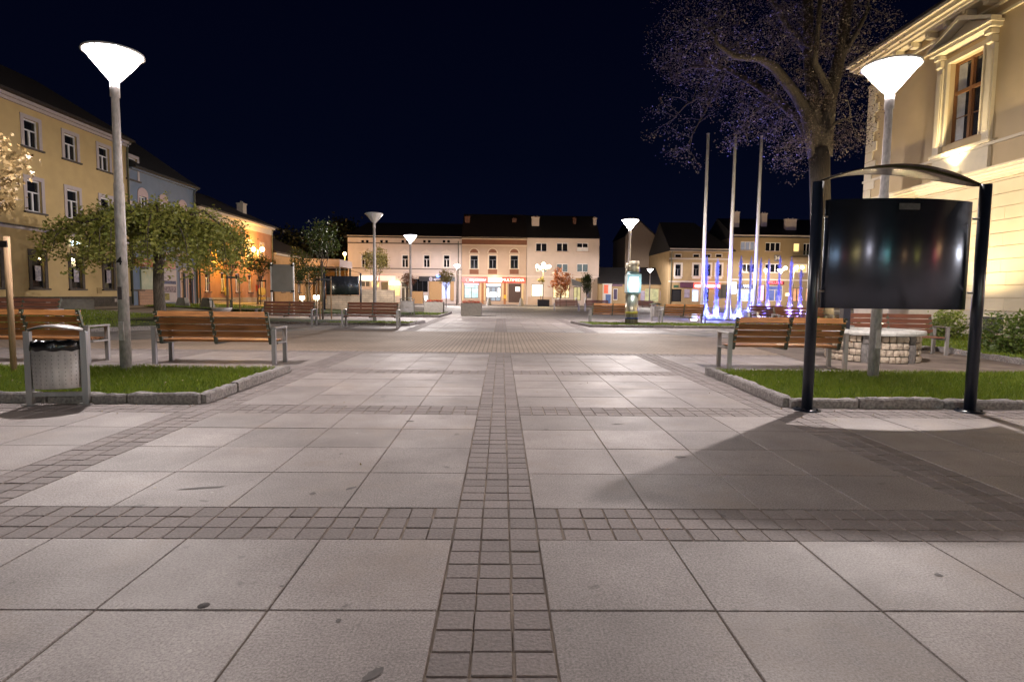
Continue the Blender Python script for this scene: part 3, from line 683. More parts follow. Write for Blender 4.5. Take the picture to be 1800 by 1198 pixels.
# ================================================================ FOUNTAIN
def watermat():
    m = bpy.data.materials.new('spray'); m.use_nodes = True; t = m.node_tree; L = t.links.new; t.nodes.remove(t.nodes['Principled BSDF'])
    d = nd(t, 'ShaderNodeBsdfDiffuse'); d.inputs[0].default_value = (.42, .48, .98, 1); tl = nd(t, 'ShaderNodeBsdfTranslucent'); tl.inputs[0].default_value = (.42, .48, .98, 1)
    tp = nd(t, 'ShaderNodeBsdfTransparent'); a = nd(t, 'ShaderNodeMixShader'); b = nd(t, 'ShaderNodeMixShader'); a.inputs[0].default_value = .5; b.inputs[0].default_value = .65
    L(d.outputs[0], a.inputs[1]); L(tl.outputs[0], a.inputs[2]); L(tp.outputs[0], b.inputs[1]); L(a.outputs[0], b.inputs[2]); L(b.outputs[0], t.nodes['Material Output'].inputs[0]); return m
spray_m = watermat()
g = MB(); 
fa, fb = PY(1236, 562, 34.5), PY(1312, 562, 34.5)
t = thing('fountain_basin', 'low dark granite fountain floor with jets of lit water', 'fountain', (0, 0, 0), 0)
g.flat([(fa.x, 34.2), (19, 34.2), (29, 47.5), (16, 47.5), (fa.x, 39)], 0, .05); g.build('basin_floor', M('wet granite', (.10, .10, .11), .12, var=.2), t)
jets = [(1243, 450, 35.3), (1262, 454, 35.3), (1283, 452, 35.3), (1303, 450, 35.3), (1321, 450, 45), (1338, 452, 45), (1352, 455, 45), (1372, 449, 45), (1392, 451, 45), (1409, 468, 45)]
for k_, (x_, y_) in enumerate(((12.6, 34.4), (13.6, 34.4), (14.6, 34.4))):
    dv = Vector((9.0+k_*.9, 26, 10.0))-Vector((x_, y_, .12)); plight('tree_tint_spot', (x_, y_, .12), 3600, (.22, .20, 1.), .1, t, 'SPOT', dv.to_track_quat('-Z', 'Y').to_euler(), R(44), .9)  # added spots without fixtures, tinting the tree crown violet
names = ['leftmost', 'second from left', 'third from left', 'fourth from left', 'fifth from left', 'sixth from left', 'seventh from left', 'eighth from left', 'ninth from left', 'rightmost and lowest']
for i, (px, py, Y) in enumerate(jets):
    tp = PY(px, py, Y); H_ = tp.z-.05; n = 6500
    tt = thing('fountain_jet', 'upright jet of violet lit water, %s of the ten' % names[i], 'water jet', (tp.x, Y, .05), 0, 'water jets of the fountain')
    # rising core and falling droplets
    z = RNG.uniform(0, 1, n)**1.25; r = (.085+.24*np.exp(-z*9)+.05*np.exp(-((z-.86)/.09)**2))*(1-z**10)*np.abs(RNG.normal(0, .62, n))
    k = int(n*.35); z[:k] = RNG.uniform(0, .10, k)**1.3; r[:k] = np.abs(RNG.normal(0, .16, k))*(1-z[:k]*6)
    a = RNG.uniform(0, 6.283, n); C_ = np.stack([r*np.cos(a), r*np.sin(a), z*H_], -1); sz = RNG.uniform(.013, .028, n)
    d1 = RNG.normal(0, 1, (n, 3)); d1 /= np.linalg.norm(d1, axis=1)[:, None]; d2 = np.cross(d1, RNG.normal(0, 1, (n, 3))); d2 /= np.linalg.norm(d2, axis=1)[:, None]
    d1[:, 2] *= 2.2
    V = np.stack([C_-d1*sz[:, None], C_+d2*sz[:, None], C_+d1*sz[:, None], C_-d2*sz[:, None]], 1).reshape(-1, 3)
    np_mesh('spray', V, 4, spray_m, tt)
    g = MB(); g.tube([(0, 0, -.01), (0, 0, .06)], .05, 12); g.tube([(.12, -.12, -.01), (.12, -.12, .04)], .06, 12); g.build('nozzle', steel_m, tt)
    col = (.22, .26, 1.) if i < 5 else (.38, .28, 1.)
    plight('jet_light', (0, -.16, .10), 6500, col, .05, tt, 'SPOT', (R(180+6), 0, 0), R(48), .9)
    plight('jet_glow', (0, 0, .35), 480, col, .08, tt)

# ================================================================ FACADE TOOLKIT (local: x along facade, y inward, z up)
def wall_front(g, W_, H_, holes, t=.18, y=0.):
    X = sorted({0, W_, *[round(v, 4) for h in holes for v in (h[0], h[1])]}); Z = sorted({0, H_, *[round(v, 4) for h in holes for v in (h[2], h[3])]})
    X = [v for v in X if 0 <= v <= W_]; Z = [v for v in Z if 0 <= v <= H_]
    for i in range(len(X)-1):
        for j in range(len(Z)-1):
            cx_, cz_ = (X[i]+X[i+1])/2, (Z[j]+Z[j+1])/2
            if any(h[0] < cx_ < h[1] and h[2] < cz_ < h[3] for h in holes): continue
            g.add([(X[i], y, Z[j]), (X[i+1], y, Z[j]), (X[i+1], y, Z[j+1]), (X[i], y, Z[j+1])], [(0, 1, 2, 3)])
    for h in holes:
        a, b, c, d = h[:4]
        g.add([(a, y, c), (a, y+t, c), (a, y+t, d), (a, y, d)], [(0, 1, 2, 3)]); g.add([(b, y, c), (b, y, d), (b, y+t, d), (b, y+t, c)], [(0, 1, 2, 3)])
        g.add([(a, y, d), (a, y+t, d), (b, y+t, d), (b, y, d)], [(0, 1, 2, 3)]); g.add([(a, y, c), (b, y, c), (b, y+t, c), (a, y+t, c)], [(0, 1, 2, 3)])
def window(par, h, nv=1, cross=.66, fm=frame_m, gm=glass_m, sur=None, sw=.14, sill=None, ped=None, arch=None, name='window', apron=None, curtain=None):
    a, b, c, d = h; y = .10; f = .075; g = MB()
    g.box(a, a+f, y, y+.06, c, d); g.box(b-f, b, y, y+.06, c, d); g.box(a+f, b-f, y, y+.06, c, c+f); g.box(a+f, b-f, y, y+.06, d-f, d)
    zc = c+(d-c)*cross if cross else d-f
    if cross: g.box(a+f, b-f, y-.004, y+.055, zc-.03, zc+.03)
    for k in range(nv):
        x = a+(b-a)*(k+1)/(nv+1); g.box(x-.05, x+.05, y-.003, y+.056, c+f, (zc-.03 if cross else d-f))
    w_ = g.build(name, fm, par)
    g = MB(); g.add([(a+.01, y+.05, c+.01), (b-.01, y+.05, c+.01), (b-.01, y+.05, d-.01), (a+.01, y+.05, d-.01)], [(0, 1, 2, 3)]); g.build('pane', gm, w_)
    if curtain:
        g = MB(); N = 16; x0, x1 = a+.05, b-.05
        g.add([(x0+(x1-x0)*i/N, y+.045-.006*(i % 2), z) for i in range(N+1) for z in (c+.05, c+(d-c)*curtain[0])], [(2*i, 2*i+2, 2*i+3, 2*i+1) for i in range(N)]); g.build('curtain', curtain[1], w_)
    if sur:
        g = MB(); pr = -.035
        g.box(a-sw, a, pr, .0, c, d+sw); g.box(b, b+sw, pr, .0, c, d+sw); g.box(a, b, pr, 0, d, d+sw)
        if arch:
            N = 10; w2 = (b-a)/2+sw; m_x = (a+b)/2; zz = d+sw
            g.prism([(m_x+w2*math.cos(R(180)*i/N), zz+arch*math.sin(R(180)*i/N)) for i in range(N+1)], pr, -.001)
        if ped:
            g.prism([(a-sw-.12, d+sw+.22), (b+sw+.12, d+sw+.22), ((a+b)/2, d+sw+.22+ped)], pr-.05, -.001); g.box(a-sw-.14, b+sw+.14, pr-.07, 0, d+sw+.12, d+sw+.218)
        g.build('surround', sur, w_)
    if sill is not None:
        g = MB(); g.box(a-sw-.06, b+sw+.06, -.12, .02, c-.09, c-.003); g.build('sill', sill, w_)
    if apron:
        g = MB(); g.box(a-sw*.6, b+sw*.6, -.03, 0, c-.09-apron[0], c-.093); g.build('apron', apron[1], w_)
    return w_
def lettering_panel(par, h, mat, name='shop_sign', pr=.12):
    a, b, c, d = h; g = MB(); g.box(a, b, -pr, .0, c, d, bev=.01); return g.build(name, mat, par)
def house(name, label, origin, rz, W_, H_, D_, wallm, wins, roof=None, cornice=None, group=None, plinth=None, extra_holes=()):
    t = thing(name, label, 'building', origin, rz, group)
    holes = [w_[0] for w_ in wins]+list(extra_holes); g = MB(); wall_front(g, W_, H_, holes)
    g.add([(0, 0, 0), (0, D_, 0), (0, D_, H_), (0, 0, H_)], [(3, 2, 1, 0)]); g.add([(W_, 0, 0), (W_, D_, 0), (W_, D_, H_), (W_, 0, H_)], [(0, 1, 2, 3)])
    g.add([(0, D_, 0), (W_, D_, 0), (W_, D_, H_), (0, D_, H_)], [(3, 2, 1, 0)]); g.add([(0, .2, 0), (W_, .2, 0), (W_, .2, H_), (0, .2, H_)], [(0, 1, 2, 3)], 1)
    g.build('wall', [wallm, M('dark interior', (.012, .011, .011), .9)], t)
    for w_ in wins: window(t, w_[0], **w_[1])
    if cornice:
        for (z0, z1, pr, m) in cornice: 
            g = MB(); g.box(-.02, W_+.02, -pr, -.001, z0, z1); g.build('cornice', m, t)
    if plinth: 
        g = MB(); g.box(-.03, W_+.03, -.07, -.001, -.3, plinth[0]); g.build('plinth', plinth[1], t)
    if roof:
        rh, ov, m = roof[:3]; hip = roof[3] if len(roof) > 3 else (0, 0); g = MB()
        x0, x1, y0, y1 = -(.05 if not hip[0] else ov), W_+(.05 if not hip[1] else ov), -ov, D_+ov; z = H_+.02; ym = (y0+y1)/2
        vs = [(x0, y0, z), (x1, y0, z), (x1, y1, z), (x0, y1, z), (x0+hip[0], ym, z+rh), (x1-hip[1], ym, z+rh), (x0, y0, z-.12), (x1, y0, z-.12), (x1, y1, z-.12), (x0, y1, z-.12)]
        g.add(vs, [(0, 1, 5, 4), (2, 3, 4, 5), (1, 2, 5), (3, 0, 4), (6, 7, 1, 0), (7, 8, 2, 1), (8, 9, 3, 2), (9, 6, 0, 3), (9, 8, 7, 6)])
        r_ = g.build('roof', m, t)
        for c in (roof[4] if len(roof) > 4 else []):
            x, yy, zt, w_, m2 = c; g = MB(); zb = H_-.05+rh*min(1, (yy+ov)/(ym+ov))-.5
            g.box(x-w_/2, x+w_/2, yy-.3, yy+.3, zb, zt-.22); g.box(x-w_/2-.06, x+w_/2+.06, yy-.36, yy+.36, zt-.22, zt-.1)
            for k in (-1, 1): g.tube([(x+k*w_*.22, yy, zt-.1), (x+k*w_*.22, yy, zt+.1)], .07, 8)
            g.build('chimney', m2, r_)
    return t
def pipe(par, x, H_, m=None):
    g = MB(); g.tube([(x, -.10, .1), (x, -.10, H_-.3), (x, -.35, H_-.02)], .06, 8); g.build('drainpipe', m or oliv_m, par)

# ================================================================ LEFT STREET: yellow house
yel = M('yellow plaster', (.53, .385, .18), .9, var=.06, scale=1.5, bump=.15, bscale=60); pink = M('pale surround', (.44, .38, .38), .8, var=.05)
dkst = M('dark stone surround', (.085, .07, .06), .8, var=.2, scale=12); plin = M('dark plinth', (.07, .058, .045), .9, var=.25, scale=8, bump=.3, bscale=30)
ZB = .4; OY = 17.0; wins = []
poster_m = M('window poster', (.40, .36, .40), .4, var=.4, scale=9, col2=(.10, .09, .16))
for k in range(-5, 3):
    yc = 33.5+2.72*k-OY
    for z0, z1 in ((8.52, 9.85), (5.30, 6.85)):
        wins.append(((yc-.47, yc+.47, z0-ZB, z1+.06-ZB), dict(nv=1, cross=.62, sur=pink, sw=.20, sill=dkst)))
    wins.append(((yc-.42, yc+.42, 1.42-ZB, 3.2-ZB), dict(nv=0, cross=None, sur=dkst, sw=.20, sill=dkst, fm=dkst)))
roofm = tile_m
yh = house('yellow_house', 'long yellow three storey house with pale window surrounds on the left', (-24, OY, ZB), R(90), 21.4, 10.45, 11, yel, wins,
           (3.6, .55, roofm, (4, 0)), [(10.2, 10.44, .28, pink), (10.05, 10.2, .14, pink), (4.05, 4.14, .10, dkst), (3.93, 4.05, .06, pink)], plinth=(.58, plin))
for k in range(-5, 3):
    yc = 33.5+2.72*k-OY
    g = MB(); g.box(yc-.17, yc+.20, .02, .045, 1.42-ZB+.38, 1.42-ZB+1.15); g.build('window_poster', poster_m, yh)
    g = MB()
    for i in range(7): g.tube([(yc-.38+.126*i, .01, 1.03), (yc-.38+.126*i, .01, 1.35)], .010, 5)
    for i in range(5): g.tube([(yc-.38+.19*i, .01, 2.4), (yc-.38+.19*i, -.12, 2.75), (yc-.38+.19*i, .01, 2.8)], .010, 5)
    g.build('window_grille', strap_m, yh)
g = MB(); yc = 33.5-2.72*1+.05-OY; g.lathe([(.001, -.07), (.07, 0), (.001, .07)], 10, (yc-.05, -.08, 2.52)); g.build('wall_light', EM('warm bulb', (1., .72, .35), 9), yh)
for k in range(-4, 3):
    g = MB(); yc = 33.5+2.72*k-OY+.3; g.box(yc, yc+.3, -.09, -.06, .25, .45); g.build('vent', M('vent plate', (.35, .30, .27), .7), yh)
g = MB(); g.box(18.1, 18.5, -.02, 0, .75, 1.1); g.build('meter_box', M('ochre box', (.36, .25, .10), .8), yh)
# glowing white sign half hidden by the weeping tree
for q, yy in enumerate((33.2, 33.6, 34.0, 34.5)):
    g = MB(); g.tube([(yy-OY, -.10, 3.55), (yy-OY, -.04, 3.55)], .12, 10); g.build('lit_letter', EM('bluish white sign', (.65, .85, 1.), 4), yh)
pipe(yh, 21.3, 10.4)

# blue house
blue = M('blue plaster', (.16, .20, .27), .9, var=.06, scale=2); rose = M('rose trim', (.45, .34, .34), .8, var=.05)
wins = []
for yc in (39.9, 42.3, 44.8): wins.append(((yc-38.5-.40, yc-38.5+.40, 5.4, 7.2), dict(nv=1, cross=None, sur=rose, sw=.16, arch=.42, sill=rose)))
AR = [((5.7, 6.35, 0.0, 2.35), dict(nv=0, cross=.7, fm=dkst, gm=M('lit shelf window', (.2, .1, .05), .5, emit=(.9, .5, .25), es=.10, var=.5, scale=6, col2=(.02, .02, .02)), sur=rose, sw=.12, arch=.3, name='arched_window')),
      ((6.75, 7.4, 0.0, 2.35), dict(nv=0, cross=None, fm=M('brown door', (.10, .05, .035), .6), gm=M('brown door', (.10, .05, .035), .6), sur=rose, sw=.12, arch=.3, name='door'))]
bh = house('blue_house', 'pale blue two storey house with arched rose window heads on the left street', (-24, 38.5, ZB), R(90), 7.9, 8.95, 10, blue, wins+AR,
           (3.8, .5, tile2_m, (0, 0), [(1.2, 2.6, 12.0, .7, brick_m), (7.0, 2.4, 10.6, .6, brick_m)]), [(8.75, 8.94, .25, blue), (3.55, 3.7, .08, rose)])
g = MB(); g.box(0.05, 7.85, -.05, -.002, .0, 3.5, 0); 
g = MB(); g.box(.2, 4.9, -.10, -.002, 2.55, 3.1); sgn = g.build('shop_sign', M('dark red sign', (.22, .02, .025), .5, var=.1), bh)
text('lettering', 'C', .5, white_m, sgn, (1.2, -.105, 2.82), ext=.01)
g = MB(); g.box(.75, 2.7, -.12, -.002, 1.05, 2.45); g.build('map_board', M('map sheet', (.36, .37, .26), .6, var=.15, scale=3, col2=(.24, .30, .22)), bh)
g = MB(); g.box(.5, 2.8, -.09, -.002, 0, 1.04); g.build('brick_base', bricky('salmon brick', (.40, .23, .15), (.34, .19, .12), (.22, .15, .11), 1, .5, .2, ms=.012, plane='XZ'), bh)
g = MB(); g.box(2.9, 4.9, -.14, -.002, .15, 2.5); pb = g.build('poster_wall', M('poster paper', (.42, .38, .40), .7, var=.08, scale=3), bh)
for k, (z0, z1, c) in enumerate(((1.45, 1.68, (.07, .10, .25)), (.85, 1.3, (.30, .24, .30)), (.3, .8, (.32, .28, .06)))):
    g = MB(); g.box(3.0, 4.8 if k < 2 else 3.9, -.146, -.141, z0, z1); g.build('poster', M('poster%d' % k, c, .7, var=.4, scale=8), pb)
pipe(bh, 7.85, 8.9)

# long orange house
orange = M('orange plaster', (.42, .20, .10), .9, var=.12, scale=1.2, bump=.2, bscale=30); cream = M('cream trim', (.52, .45, .36), .85, var=.06)
OY2 = 46.6; wins = []
for px in (354, 386, 429, 452): 
    pass
for yc in (48.2, 50.9, 53.6, 56.3, 59.2):
    wins.append(((yc-OY2-.42, yc-OY2+.42, 4.5-.35, 6.2-.35), dict(nv=1, cross=.68, sur=cream, sw=.12, sill=dkst)))
    wins.append(((yc-OY2-.40, yc-OY2+.40, 1.35-.35, 3.0-.35), dict(nv=1, cross=.68, sill=dkst, sw=.05)))
oh = house('orange_house', 'long two storey orange house washed by sodium light at its left end', (-24, OY2, .35), R(90), 15.2, 7.75, 10, orange, wins,
           (2.6, .45, tile_m, (0, 3), [(12.8, 2.0, 9.9, .8, cream)]), [(7.45, 7.74, .35, cream), (6.9, 7.45, .10, cream), (3.4, 3.5, .06, cream)], plinth=(.5, M('pale plinth', (.38, .32, .25), .9)))
g = MB(); g.box(4.4, 4.95, -.15, 0, .7, 1.4); g.build('meter_box', M('yellow box', (.6, .5, .12), .6), oh)
g = MB(); g.box(11.0, 11.6, -.2, 0, 1.1, 1.7); g.build('mail_box', M('red box', (.45, .02, .02), .5), oh)
pipe(oh, .2, 7.6); pipe(oh, 15.0, 7.6)
g = MB(); g.tube([(2.9, 0, 4.5), (2.9, -.9, 4.6)], .03, 6); g.box(2.75, 3.05, -1.2, -.8, 4.54, 4.64); wl = g.build('wall_lantern', oliv_m, oh)
g = MB(); g.box(2.78, 3.02, -1.17, -.83, 4.49, 4.536); g.build('bulb', EM('sodium bulb', (1., .55, .15), 25), wl)
plight('lantern_light', (2.9, -1.0, 4.4), 520, (1., .50, .03), .1, oh)
# low ochre house
wins = [((2+2.6*k, 2.9+2.6*k, 1.1, 2.7), dict(nv=1, cross=.68, sill=dkst, sw=.06)) for k in range(4)]
house('ochre_house', 'low ochre house with hipped roof at the end of the left street', (-24, 62.2, .3), R(90), 12.5, 5.3, 9, M('ochre plaster', (.45, .27, .12), .9, var=.1, scale=2), wins, (2.6, .5, tile_m, (3, 3)), [(5.0, 5.29, .3, cream)])
# street end house behind the trees
p0, p1 = PY(520, 500, 98), PY(640, 500, 98)
wins = [((1.2+2.6*k, 2.1+2.6*k, 1.0, 2.9), dict(nv=1, cross=.68, sw=.06, sill=dkst)) for k in range(4)]
house('dim_house', 'dim ochre house behind the stakes at the end of the left street', (p0.x, 98, 0), 0, p1.x-p0.x, 5.2, 9, MATS['ochre plaster'], wins, (3, .4, tile_m, (2, 2)))

# pavilion with pale fascia
p0, p1 = PY(537, 461, 60), PY(597, 461, 60); z1, z0 = PY(567, 455, 60).z, PY(567, 468, 60).z
t = thing('pavilion', 'open pavilion with a flat pale pink roof edge left of the white house', 'pavilion', (p0.x, 60, 0)); W_ = p1.x-p0.x
g = MB(); g.box(-.2, W_, 0, 5, z0, z1); g.build('roof_slab', M('pale fascia', (.56, .44, .40), .8, var=.05), t)
for x in (.1, W_/2, W_-.15):
    for y in (.3, 4.7): g = MB(); g.box(x-.09, x+.09, y-.09, y+.09, 0, z0-.002); g.build('post', oliv_m, t)
# low stone wall
stw = bricky('stone wall', (.40, .31, .22), (.33, .26, .19), (.2, .16, .12), 1, .55, .16, ms=.012, plane='XZ', mottle=.3, big=2)
p0, p1, p2 = PY(574, 540, 43), PY(634, 540, 43), PY(692, 540, 43)
g = MB(); g.box(p0.x, p1.x, 43, 43.5, 0, PY(600, 519, 43).z); g.box(p1.x+.003, p2.x, 43, 43.5, 0, PY(660, 509, 43).z); tag(g.build('stone_wall', stw), 'low stepped stone wall behind the small curved notice board', 'wall')

# ================================================================ FAR ROW (y = 85)
def far_house(name, label, px0, px1, eave_py, wallm, winlist, Y=85, D_=10, roof=None, corn=None, plinth=None, holes=()):
    a, b = PY(px0, 500, Y).x, PY(px1, 500, Y).x; H_ = PY((px0+px1)/2, eave_py, Y).z; ww = []
    for (x0, y0, x1, y1, kw) in winlist:
        q = rY(x0, y0, x1, y1, Y); ww.append(((q[0]-a, q[1]-a, max(.02, q[2]), min(q[3], H_-.05)), kw))
    cc = []
    for (py0, py1, pr, m) in corn or []: cc.append((PY((px0+px1)/2, py1, Y).z, PY((px0+px1)/2, py0, Y).z, pr, m))
    t = house(name, label, (a, Y, 0), 0, b-a, H_, D_, wallm, ww, roof, cc, plinth=plinth)
    def loc(x0, y0, x1, y1): q = rY(x0, y0, x1, y1, Y); return (q[0]-a, q[1]-a, q[2], q[3])
    return t, loc
whi = M('off white plaster', (.54, .46, .44), .9, var=.05, scale=1); whi2 = M('off white trim', (.62, .53, .48), .85, var=.05)
wn = []
for c in (641, 676, 712, 750, 785): wn.append((c-5.5, 448, c+5.5, 470, dict(nv=1, cross=.66, sur=whi2, sw=.16, ped=.4, sill=whi2)))
for c in (637.5, 645.5, 670.5, 679.5, 708, 716, 746, 754.5, 780.5, 788.5): wn.append((c-2.3, 422, c+2.3, 426.3, dict(nv=0, cross=None, fm=glass_m, name='attic_window')))
litw = M('lit shop window', (.6, .45, .2), .5, emit=(1., .72, .30), es=.55, var=.5, scale=2.5, col2=(.25, .15, .05)); 
brt = EM('bright shop light', (1., .80, .42), 2.6); shopdark = M('dim shop glass', (.03, .03, .035), .2, emit=(.6, .45, .3), es=.06)
wn += [(634, 494, 650, 504, dict(nv=1, cross=None, gm=shopdark, fm=whi2)), (652, 494, 667, 505, dict(nv=1, cross=None, gm=litw, fm=whi2)),
       (670, 495, 682, 530, dict(nv=0, cross=.7, gm=shopdark, fm=MATS['brown door'], name='door')), (685, 495, 703, 520, dict(nv=1, cross=.5, gm=litw, fm=cream)),
       (705, 495, 719, 530, dict(nv=1, cross=.72, gm=shopdark, fm=white_m, name='door')),
       (724, 490, 752, 513, dict(nv=2, cross=None, gm=glass_m, fm=navy_m)), (777, 495, 791, 525, dict(nv=1, cross=.72, gm=M('blue lit shop', (.2, .25, .5), .4, emit=(.45, .5, .95), es=.9, var=.6, scale=3, col2=(.02, .03, .1)), fm=white_m))]
wh, loc = far_house('white_house', 'wide off white two storey house with pedimented windows and two shops', 612, 811, 417, whi, wn,
                    roof=(2.6, .45, tile2_m, (2.2, 0)), corn=[(415, 418, .35, whi2), (427, 428.6, .10, MATS['dark stone surround']), (471.5, 473, .12, dkst), (480, 483, .12, whi2)])
pipe(wh, 15.9, 9)
h = loc(632, 484.5, 664, 493); sg = lettering_panel(wh, h, EM('bright sign', (1., .86, .66), 1.1), pr=.25)
h = loc(664.3, 484.5, 695, 493); sg = lettering_panel(wh, h, EM('pink sign', (1., .50, .42), .55), pr=.25)
h = loc(685, 494.5, 703, 501); g = MB(); g.box(h[0], h[1], -.6, -.001, h[2], h[3]); g.build('canopy_light', brt, wh); plight('shop_light', ((h[0]+h[1])/2, -1.0, h[2]), 40, (1., .75, .4), .3, wh)
h = loc(755, 494.5, 776, 528); lettering_panel(wh, h, M('tan boarding', (.42, .26, .13), .8, var=.06), 'shutter', .3)
h = loc(792, 494.5, 798, 528); lettering_panel(wh, h, MATS['tan boarding'], 'shutter', .3)
h = loc(726, 512, 744, 528); g = MB(); g.box(h[0], h[1], -.8, -.05, 0, h[3]); g.build('display_box', MATS['tan boarding'], wh)
h = loc(737, 486, 800, 494.3); sg = lettering_panel(wh, h, M('dark sign', (.02, .02, .03), .4), pr=.3)
h = loc(754, 486.5, 777, 494); text('lettering', '@ apteo', .62, EM('lilac letters', (.6, .52, .62), .55), sg, ((h[0]+h[1])/2, -.31, (h[2]+h[3])/2), ext=.01, sx_=.8)
h = loc(768, 483.5, 775, 487.5); g = MB(); g.box(h[0], h[1], -.34, -.30, h[2], h[3]); g.build('neon', EM('blue neon', (.1, .25, 1.), 4), wh)
h = loc(748, 520, 752, 528); g = MB(); g.box(h[0], h[1], -.9, -.82, h[2], h[3]); g.build('lit_poster', EM('pale poster light', (.7, 1., .95), 1.5), wh)

tan = M('tan plaster', (.45, .33, .25), .9, var=.06, scale=1); rust = M('rust brown plaster', (.20, .085, .05), .9, var=.1, scale=2); crm = M('cream moulding', (.60, .48, .36), .85, var=.05)
wn = []
for c in (833.5, 866, 904): wn.append((c-6.7, 449, c+6.7, 472, dict(nv=1, cross=.68, fm=M('dark frame', (.10, .10, .12), .5), sur=crm, sw=.17, sill=crm, apron=(.7, rust))))
for c in (831, 839, 862, 870.5, 901, 909.5): wn.append((c-2.2, 425, c+2.2, 429, dict(nv=0, cross=None, fm=glass_m, name='attic_window')))
cyan = M('cyan lit shop', (.3, .5, .5), .4, emit=(.50, .85, .85), es=.5, var=.75, scale=2.2, col2=(.01, .03, .04))
lil = M('lilac light box', (.5, .3, .6), .4, emit=(.75, .5, 1.), es=.7)
wn += [(816, 501, 841, 524, dict(nv=1, cross=.8, gm=cyan, fm=M('brown shop frame', (.12, .05, .03), .5))), (854.5, 498.5, 880, 529, dict(nv=2, cross=.78, gm=M('dark lit door', (.05, .05, .06), .3, emit=(.5, .6, .7), es=.35, var=.7, scale=1.6, col2=(.005, .005, .008)), fm=MATS['brown door'] if 'brown door' in MATS else dkst, name='door')),
       (894, 498.5, 916, 531.5, dict(nv=1, cross=None, gm=M('brown gate', (.07, .035, .025), .6, var=.1), fm=M('brown gate', (.07, .035, .025), .6), name='door'))]
rh_, loc = far_house('red_shop_house', 'tan house with three arched windows over a long red shop sign', 811.6, 925, 418, tan, wn,
                     roof=(4.0, .4, tile_m, (0, 0), [(.6, 3.2, PY(811, 379, 88).z, .75, brick_m), (7.6, 3.4, PY(881, 382, 88).z, .6, brick_m)]), corn=[(417, 421, .35, crm), (421.3, 429.8, .05, rust), (430, 432, .12, crm), (483.4, 486.6, .25, crm)])
for c in (833.5, 866, 904):
    h = loc(c-9.5, 437, c+9.5, 446.5); mx_ = (h[0]+h[1])/2; w2 = (h[1]-h[0])/2; N = 12; g = MB()
    g.prism([(mx_+w2*math.cos(R(180)*i/N), h[2]+.1+(h[3]-h[2])*math.sin(R(180)*i/N)) for i in range(N+1)], -.10, -.001, 0)
    g.prism([(mx_+w2*.78*math.cos(R(180)*i/N), h[2]+.16+(h[3]-h[2])*.75*math.sin(R(180)*i/N)) for i in range(N+1)], -.13, -.101, 1); g.build('arch_moulding', [crm, rust], rh_)
h = loc(812.5, 487, 923.5, 496.8); sg = lettering_panel(rh_, h, M('red sign', (.55, .05, .04), .4, emit=(.9, .10, .06), es=.16), pr=.3)
def lt(px0, px1, body, m, size): 
    q = loc(px0, 488, px1, 496); return text('lettering', body, size, m, sg, ((q[0]+q[1])/2, -.315, (h[2]+h[3])/2), ext=.01, sx_=1.)
lm = EM('white letters', (1., .86, .78), 1.1); a_ = lt(828, 853, 'mycenter', lm, .62); a_.scale.x = 1.0
a_ = lt(885, 919, 'MULTIMEDIA', EM('yellow white letters', (1., .82, .50), 1.6), .58); a_.scale.x = .95
q = loc(819, 488, 826, 496); g = MB(); cx_, cz_ = (q[0]+q[1])/2, (q[2]+q[3])/2; g.tube([(cx_+.26*math.cos(a), -.32, cz_+.26*math.sin(a)) for a in [R(k) for k in range(140, 401, 20)]], .035, 6); g.build('emblem', EM('pink letters', (1., .35, .32), 1.), sg)
q = loc(858, 487.5, 882, 496.3); g = MB(); g.box(q[0], q[1], -.32, -.301, q[2], q[3]); g.build('lit_sign_panel', EM('glaring sign', (1., .80, .55), 1.0), sg)
plight('sign_light', ((q[0]+q[1])/2, -.8, h[3]+.1), 22, (1., .8, .55), .3, rh_)
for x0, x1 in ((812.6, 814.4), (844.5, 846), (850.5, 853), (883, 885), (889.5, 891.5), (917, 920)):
    q = loc(x0, 497, x1, 528); g = MB(); g.box(q[0], q[1], -.14, -.001, q[2], q[3]); g.build('pilaster', M('glowing wood pilaster', (.60, .42, .22), .6, emit=(1., .62, .28), es=.12), rh_)  # faint glow in the wood stands for the shopfront's light on it
for x0, x1 in ((846.2, 850.3), (885.3, 889.3)):
    q = loc(x0, 497, x1, 531); g = MB(); g.box(q[0], q[1], -.10, -.001, 0.02, q[3]); g.build('pillar', M('orange pillar', (.36, .14, .045), .6), rh_)
q = loc(817, 498, 841, 500.6); g = MB(); g.box(q[0], q[1], -.05, -.001, q[2], q[3]); g.build('light_strip', lil, rh_)
q = loc(855, 498.8, 880, 501.8); g = MB(); g.box(q[0], q[1], .02, .09, q[2], q[3]); g.build('light_strip', EM('pink light strip', (1., .6, 1.), 1.2), rh_)
q = loc(861, 513.5, 873, 521.5); g = MB(); g.box(q[0], q[1], .05, .09, q[2], q[3]); g.build('display', EM('white display', (.85, .97, 1.), 1.), rh_)
for x0, x1 in ((855.3, 859), (875.2, 879.5)): q = loc(x0, 506, x1, 521.5); g = MB(); g.box(q[0], q[1], .05, .09, q[2], q[3]); g.build('poster', EM('pale poster', (.9, .78, .7), .75), rh_)
q = loc(906, 504, 914, 512); g = MB(); g.box(q[0], q[1], .06, .09, q[2], q[3]); g.build('poster', MATS['pale poster'], rh_)
q = loc(885.5, 518, 889.5, 524.5); g = MB(); g.box(q[0], q[1], -.3, -.105, q[2], q[3]); g.build('mail_box', M('yellow mail box', (.75, .45, .02), .5), rh_)

